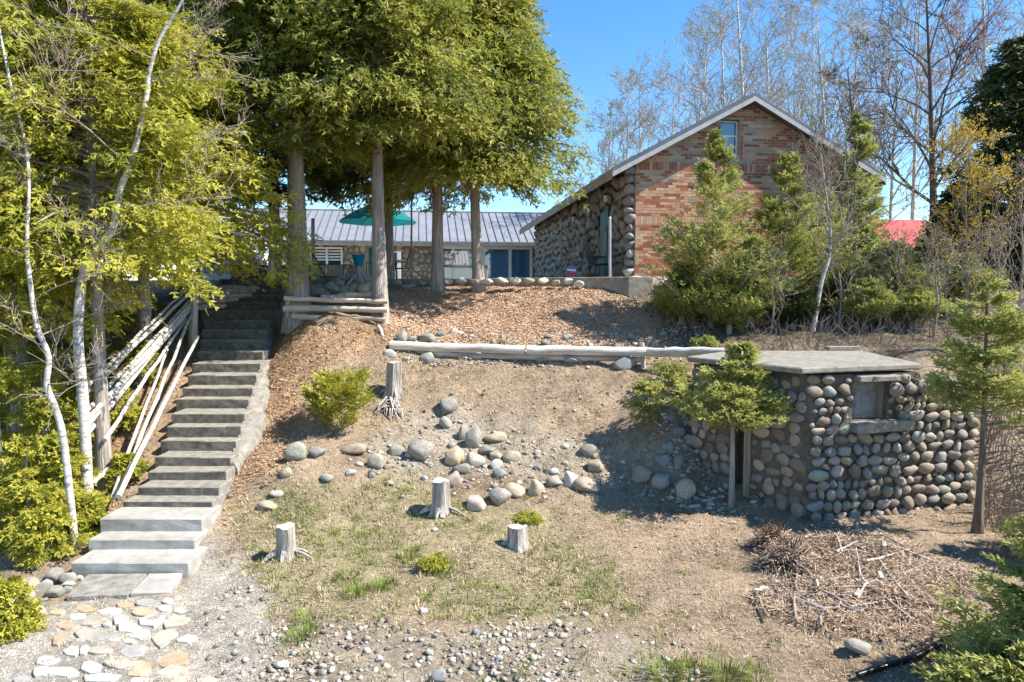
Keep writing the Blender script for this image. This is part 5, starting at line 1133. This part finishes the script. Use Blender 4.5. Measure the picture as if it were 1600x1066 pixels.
# young cedar thicket low on the left
yg = 'young cedar thicket left of the steps'
cone = lambda s: (1 - s) ** .8 * min(1, .7 + 2 * s) + .06
for i, (px, D, h, r, lab) in enumerate(((30, 9.5, 1.5, .6, 'young bushy cedar at the left edge above the boulders'), (92, 10.0, 1.25, .48, 'young yellowish cedar beside the lowest steps'), (60, 10.3, 2.1, .8, 'taller young cedar in front of the thin birch foot'),
                                   (-10, 9.9, 2.4, .9, 'young cedar cut by the left picture edge'), (172, 12.2, 1.1, .5, 'young cedar under the peeled poles beside the steps'), (215, 13.6, .9, .42, 'small cedar growing under the upper poles'), (190, 10.9, .42, .24, 'small cedar shoot at the foot of the handrail'), (95, 12.3, 2.4, .85, 'leafy young cedar between the birch and the poles'), (58, 9.2, .8, .42, 'low bright cedar just above the group of boulders'), (5, 10.9, 3.0, 1.0, 'tall young cedar behind the left picture edge shrubs'), (100, 11.2, 2.0, .7, 'young cedar between the thin birch and the larger birch'), (118, 9.75, .55, .3, 'low cedar tuft beside the third step'), (-12, 7.2, .55, .32, 'low yellow shrub in the lower left corner'), (165, 14.6, 2.0, .8, 'young cedar deep behind the peeled poles'), (40, 12.6, 2.6, 1.0, 'young cedar deep behind the thin birch'))):
    b0 = gz(px, D); cedar('young_cedar', lab, [b0, b0 + UP * h * .5, b0 + UP * h], .025, b0.z + .08, b0.z + h * 1.05, r, M_leaf_sun, 50, 50, .10 + .02 * (D > 9.5), cone, yg, 40 + i, (.15, .95), 1.1, .1, limbs=False, inner=.15, sprd=.22)
# young cedars in front of the brick gable
vg = 'young cedars on the bank before the brick house'
for i, (px, D, zt_, r, lab, lf) in enumerate(((1112, 15.9, 7.3, 1.5, 'tallest young cedar in front of the brick gable window', M_leaf_young), (1222, 16.4, 6.9, 1.4, 'young cedar just left of the bare birch sapling', M_leaf_young), (1172, 15.6, 4.9, .8, 'low young cedar between the two taller ones before the gable', M_leaf_young),
                                       (1066, 16.2, 4.3, .6, 'small young cedar at the left foot of the thicket', M_leaf_young), (1385, 15.9, 4.8, .9, 'round young cedar in front of the red roof', M_leaf_young), (1335, 16.8, 5.2, 1.0, 'young cedar right of the bare birch sapling', M_leaf_young), (1455, 17.0, 4.9, .8, 'dark young cedar below the yellow budding shrub', M_leaf_dark),
                                       (1352, 15.0, 3.9, .55, 'low spreading cedar behind the flat hut roof', M_leaf_young), (1240, 15.3, 3.6, .5, 'low dark cedar right behind the middle of the hut roof', M_leaf_dark), (1425, 14.9, 3.7, .55, 'low cedar behind the right end of the hut roof', M_leaf_young),
    (1275, 17.3, 6.2, 1.0, 'slender cedar against the shaded right half of the gable', M_leaf_young), (1140, 15.4, 4.1, .65, 'low bushy cedar at the foot of the tallest young cedar', M_leaf_young), (1330, 18.2, 8.3, .8, 'thin loose evergreen rising at the right end of the gable', M_leaf_young), (1492, 16.2, 4.5, .75, 'bushy cedar below the dark tall cedar on the right', M_leaf_young))):
    b0 = gz(px, D); cedar('young_cedar', lab, [b0, b0.lerp(Vector((b0.x, b0.y, zt_)), .5), Vector((b0.x + .05, b0.y, zt_))], .055, b0.z + .15, zt_ * 1.0 + .05, r * 1.2, lf, 88, 84, .14, lambda s: ((1 - s) ** (1.15 if i < 2 else .8) * min(1, .65 + 2.2 * s) + .05) , vg, 60 + i, (.15, .95), 1.2, -.25, inner=.15, sprd=.2, lift=.5)
# trees round the hut
b0 = hit(1143, 790); cedar('slim_cedar', 'slim cedar with a bare stem and umbrella crown in front of the hut door', [b0, b0 + Vector((.0, 0, .7)), b0 + Vector((.0, 0, 1.5)), b0 + Vector((.1, 0, 2.55))], .042, b0.z + 1.42, b0.z + 2.6, .78, M_leaf_young, 70, 80, .12, lambda s: (1 - s) ** .9 + .06, None, 81, (.4, 1.05), 1.3, -.1, inner=.12, lift=.4)
b0 = hit(1527, 832); cedar('slim_cedar', 'taller cedar with a brown stem in front of the right end of the hut', [b0, b0 + Vector((.02, 0, 1.2)), b0 + Vector((.0, 0, 2.4)), b0 + Vector((-.02, 0, 3.55))],   .048, b0.z + 1.6, b0.z + 3.65, .85, M_leaf_young, 70, 60, .12, lambda s: (1 - s) ** .7 * min(1, .75 + s) + .06, None, 82, (.3, 1.0), 1.6, -.1, inner=.2, lift=.4, bark=mat('brown_bark', (.12, .085, .06), (.26, .20, .15), 8, .95, .8, 30, stretch=(2, 2, .3)))
for i, (px, D, z0, h, r, lab) in enumerate(((1700, 8.6, .3, 1.5, .8, 'cedar at the right picture edge beside the hut'), (1665, 6.1, .1, 1.45, .85, 'foreground cedar reaching in from the lower right edge'), (1610, 5.7, .0, .7, .66, 'low cedar boughs in the lower right corner'))):
    b0 = gz(px, D); cedar('edge_cedar', lab, [b0, b0 + UP * (z0 + h) * .5, b0 + UP * (z0 + h)], .05, b0.z + .12, b0.z + z0 + h, r, M_leaf_young, 75, 62, .115, cone, None, 90 + i, (.25, 1.0), 1.2, 0., inner=.15, lift=.3)
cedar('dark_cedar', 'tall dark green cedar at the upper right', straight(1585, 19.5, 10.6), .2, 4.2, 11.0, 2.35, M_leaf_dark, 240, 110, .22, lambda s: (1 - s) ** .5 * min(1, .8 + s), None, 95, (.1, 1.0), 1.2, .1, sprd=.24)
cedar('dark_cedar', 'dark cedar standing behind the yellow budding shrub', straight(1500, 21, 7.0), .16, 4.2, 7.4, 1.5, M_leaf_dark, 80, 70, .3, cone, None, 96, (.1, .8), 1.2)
# shrubs on the slope
b0 = hit(533, 668); cedar('cedar_shrub', 'round bright green cedar shrub on the slope left of the stump', [b0, b0 + UP * .35, b0 + UP * .8], .03, b0.z + .03, b0.z + 1.05, .60, M_leaf_sun, 46, 46, .12, lambda s: .35 + .65 * math.sin(math.pi * min(1, s * .9 + .2)) if s < .8 else .35, None, 101, (.2, 1.0), 1.2, -.35, cat='shrub', limbs=True, inner=.25, sprd=.2, lift=.6)
for i, (px, py, h, r, lab) in enumerate(((1045, 610, .55, .42, 'green cedar sprig at the left end of the hut roof'), (1012, 660, .75, .34, 'small cedar on the slope left of the shaded rubble'), (1092, 618, .35, .25, 'cedar sprig against the hut beneath its roof corner'), (1100, 545, .25, .22, 'tiny green sprig above the end of the log'), (827, 815, .12, .2, 'tiny mossy green clump right of the tall stump'), (675, 885, .14, .2, 'small dark green clump in the middle of the grass'))):
    b0 = hit(px, py); cedar('cedar_sprig', lab, [b0, b0 + UP * h * .5, b0 + UP * h], .015, b0.z + .02, b0.z + h, r, M_leaf_young if i < 4 else M_leaf_sun, 26, 34, .11 if i < 4 else .05, oval, None, 110 + i, (.25, .95), 1.1, .05, cat='shrub', limbs=False, inner=.1, sprd=.24)

# ---------------------------------------------------------------- leafless trees
def bare_tree(name, label, P, r0, trunk_m, twig_m, seed, levels=3, nb=14, spread=.8, start=.35, ln=.35, bud=None, nbud=0, budsize=.03, group=None, cat='tree', rise=.6, minr=.004, k0=9, bf=.5):
    r_ = random.Random(seed); P = smooth_pts(P, 4); base = P[0].copy(); t = empty(name, base, label, cat, group)
    Ht = sum((P[i + 1] - P[i]).length for i in range(len(P) - 1)); n = len(P); rad = [r0 * (1 - .88 * i / (n - 1)) + minr for i in range(n)]
    MB().tube([P[0] - UP * .2] + P, [r0 * 1.15] + rad, k0, True, .05).build('trunk', trunk_m, t, smooth=True)
    cr = MB(); tips = []
    def grow(p, d, L_, r, lev):
        pts = [p]; q = p.copy(); d = d.normalized(); m = 4 if lev < levels else 3
        for i in range(m):
            d = (d + Vector((r_.gauss(0, .16), r_.gauss(0, .16), r_.gauss(.05, .12)))).normalized(); q = q + d * L_ / m; pts.append(q.copy())
        cr.tube(pts, [max(minr, r * (1 - .75 * i / m)) for i in range(m + 1)], 5 if lev == 1 else (4 if lev == 2 else 3), False); tips.extend(pts[1:])
        if lev < levels:
            for _ in range(r_.randint(4, 6) if lev == 1 else (r_.randint(3, 5) if lev == 2 else r_.randint(2, 3))):
                f = r_.uniform(.25, 1); i = min(int(f * m), m - 1); pp = pts[i].lerp(pts[i + 1], f * m - i)
                ax = Vector((r_.gauss(0, 1), r_.gauss(0, 1), r_.gauss(0, 1))).cross(d).normalized(); grow(pp, d * .8 + ax * r_.uniform(.4, .9), L_ * r_.uniform(.4, .65), r * .5, lev + 1)
    for b in range(nb):
        f = start + (1 - start) * (b + r_.random()) / nb; i = min(int(f * (n - 1)), n - 2); p = P[i].lerp(P[i + 1], f * (n - 1) - i); a = b * 2.4 + r_.uniform(-.5, .5)
        grow(p, Vector((math.cos(a) * spread, math.sin(a) * spread, rise * r_.uniform(.6, 1.3))), Ht * ln * (1.15 - .75 * (f - start) / (1 - start)) * r_.uniform(.7, 1.15), rad[i] * bf, 1)
    o = cr.build('crown', twig_m, t)
    if bud and nbud:
        T = np.array([p[:] for p in r_.choices(tips, k=nbud)]) + rng.normal(0, .03, (nbud, 3)); S = np.zeros((nbud, 3, 3)); s = rng.uniform(.5, 1.3, nbud) * budsize; S[:, 0, 0] = s * 1.6; S[:, 1, 1] = s; S[:, 2, 2] = s
        V, F = inst(np.array([[-.5, 0, 0], [0, -.4, .2], [.5, 0, 0], [0, .4, .2]]), QF, rot_rand(nbud, 1.5) @ S, T); o = link('buds', mesh_np('buds', V, F), bud, t); o.matrix_parent_inverse = Matrix.Translation(-t.location); o['kind'] = 'stuff'
    return t
def wp(L_, D): return [W(a, b2, D) for a, b2 in L_]
# near birches on the left
P = wp(((115, 790), (101, 700), (88, 642), (73, 602), (76, 558), (57, 507), (47, 440), (42, 375), (45, 300), (40, 225), (15, 125), (-5, 20), (-15, -80)), 9.4); P[0].z = H_at(P[0].x, P[0].y) - .05
bare_tree('birch_tree', 'thin crooked white birch at the far left in front of the cedars', P, .048, M_birch, M_twig, 201, 4, 18, .9, .25, .17, M_bud_pale, 1500, .018, 'white birches left of the steps', rise=.35, bf=.3, minr=.0028)
P = wp(((138, 790), (131, 640), (122, 530), (128, 440), (142, 400), (175, 360), (187, 300), (210, 235), (230, 145), (233, 115), (250, 60), (285, 0), (310, -90)), 10.2); P[0].z = H_at(P[0].x, P[0].y) - .05
bare_tree('birch_tree', 'larger leaning birch whose pale trunk bends right across the cedars', P, .08, M_birch, M_twig, 202, 4, 12, .9, .42, .2, M_bud_pale, 1500, .018, 'white birches left of the steps', rise=.3, bf=.32, minr=.003)
# the long bare bough of the second birch
# birch sapling before the thicket
P = wp(((1268, 560), (1275, 490), (1284, 440), (1296, 400), (1297, 350), (1290, 300), (1283, 240)), 14.9); P[0].z = H_at(P[0].x, P[0].y) - .05
bare_tree('birch_sapling', 'bare birch sapling with a pale stem before the young cedars', P, .05, M_birch, M_twig, 203, 3, 20, .5, .45, .34, M_bud_pale, 500, .02, rise=.9)
# yellow budding shrub
b0 = gz(1512, 15.2); t_ = W(1508, 255, 15.2)
bare_tree('budding_shrub', 'upright shrub with yellow buds in front of the dark cedar', [b0, b0.lerp(t_, .35), b0.lerp(t_, .7), t_], .03, M_twig, M_twig, 204, 3, 22, .42, .03, .52, M_bud, 4200, .04, cat='shrub', rise=1.15, bf=.4)
# bare trees behind the brick house
BT = [(945, 40, 9.5, 'pale bare birch left behind the brick house roof', 'p', .13), (1000, 52, 15, 'slender bare birch behind the left roof slope', 'p', .14), (1072, 44, 16, 'tall leaning birch left of the roof ridge', 'p', .16), (1168, 38, 17, 'tall white birch straight behind the roof ridge', 'p', .18), (1110, 50, 17, 'thin birch between the two tall ones at the ridge', 'p', .14), (1205, 40, 15, 'leaning grey birch right of the ridge', 'p', .17),
      (1262, 46, 17, 'slim birch above the right roof slope', 'p', .14), (1318, 42, 17, 'white birch right of the brick house', 'p', .15), (1455, 27, 11.5, 'dark stemmed tree with russet buds right of the house', 'r', .17), (1535, 38, 19, 'white birch rising behind the dark cedar', 'p', .2), (1385, 48, 17, 'grey birch behind the russet tree', 'p', .15), (890, 60, 9, 'distant bare tree at the right edge of the cedar crowns', 'p', .12), (1580, 44, 19, 'birch at the upper right corner', 'p', .17), (975, 46, 13, 'white birch between the slender one and the pale one', 'p', .15), (1135, 42, 16, 'forked white birch just left of the ridge', 'p', .16), (1235, 52, 17, 'distant pale birch right of the leaning one', 'p', .15), (1295, 36, 14, 'pale birch above the right eave', 'p', .13), (1420, 40, 17, 'white birch beside the russet tree', 'p', .15), (1040, 58, 17, 'distant birch above the middle of the left roof slope', 'p', .15), (1345, 24, 7.5, 'dark bare tree standing before the red roof', 'd', .08)]
for i, (px, D, h, lab, kd, r) in enumerate(BT):
    b0 = gz(px, D); b0.z = 3.95; r2 = random.Random(300 + i); lx = r2.uniform(-.9, .9); P = [b0, b0 + Vector((lx * .2, 0, h * .3)), b0 + Vector((lx * .7, 0, h * .65)), b0 + Vector((lx * 1.3, 0, h))]
    bare_tree('bare_birch' if kd == 'p' else 'bare_tree', lab, P, r, M_birch if kd == 'p' else M_twig_dark, {'p': M_twig_pale, 'r': M_twig_dark, 'd': M_twig_dark}[kd], 310 + i, 4, 22 if kd == 'r' else 16, .75, .28 if kd == 'r' else .3, .34 if kd == 'r' else .30, {'p': M_bud_pale, 'r': M_bud_red, 'd': M_bud_pale}[kd], {'p': 2500, 'r': 7000, 'd': 900}[kd], .06 if kd != 'r' else .05, 'leafless trees behind the brick house', rise=.75, minr=.003 + D * .00013, k0=8)
# undergrowth at the back of the hut
def thicket(name, label, px0, px1, D0, D1, N, h0, h1, m, group=None):
    mb = MB(); c = gz((px0 + px1) / 2, (D0 + D1) / 2)
    for _ in range(N):
        p = gz(rnd.uniform(px0, px1), rnd.uniform(D0, D1)); h = rnd.uniform(h0, h1); d = Vector((rnd.gauss(0, .35), rnd.gauss(0, .25), 1)) * h; mb.tube([p - UP * .03, p + d * .5 + Vector((rnd.gauss(0, .05), 0, 0)), p + d + Vector((rnd.gauss(0, .1), 0, -.05))], [.009, .007, .003], 3, False)
    o = mb.build(name, m); return tag(o, label=label, cat='undergrowth', kind='stuff')
thicket('dry_brush', 'tangle of dry stems behind the hut roof', 1170, 1600, 13.6, 15.0, 420, .15, .6, M_twig)
thicket('dry_brush', 'dry weed stems at the right of the hut', 1540, 1700, 9.8, 12.6, 500, .2, .9, M_twig)
thicket('weed_stems', 'thin dry weeds on the upper bank edge', 1000, 1200, 15.5, 17.6, 260, .15, .5, M_twig)

# leafless shrubs in the thicket
for i, (px, D, h, lab) in enumerate(((1205, 14.9, 1.6, 'brown leafless shrub behind the left half of the hut roof'), (1310, 15.0, 1.9, 'brown leafless shrub right of the birch sapling stem'), (1400, 15.0, 1.7, 'leafless shrub behind the right half of the hut roof'), (1460, 14.2, 1.9, 'leafless shrub at the right end of the hut'), (1560, 13.0, 2.4, 'tall leafless shrub at the right picture edge'), (1255, 16.6, 3.6, 'tall brown sapling against the right gable'), (1590, 15.0, 3.0, 'pale leafless sapling before the dark cedar'))):
    b0 = gz(px, D); bare_tree('leafless_shrub', lab, [b0, b0 + Vector((.05, 0, h * .4)), b0 + Vector((-.05, 0, h * .75)), b0 + Vector((0, 0, h))], .018 + .004 * h, M_twig, M_twig, 400 + i, 3, 16, .55, .05, .5, M_bud_pale, 350, .02, 'leafless shrubs in the thicket', cat='shrub', rise=.95, bf=.5, minr=.003)
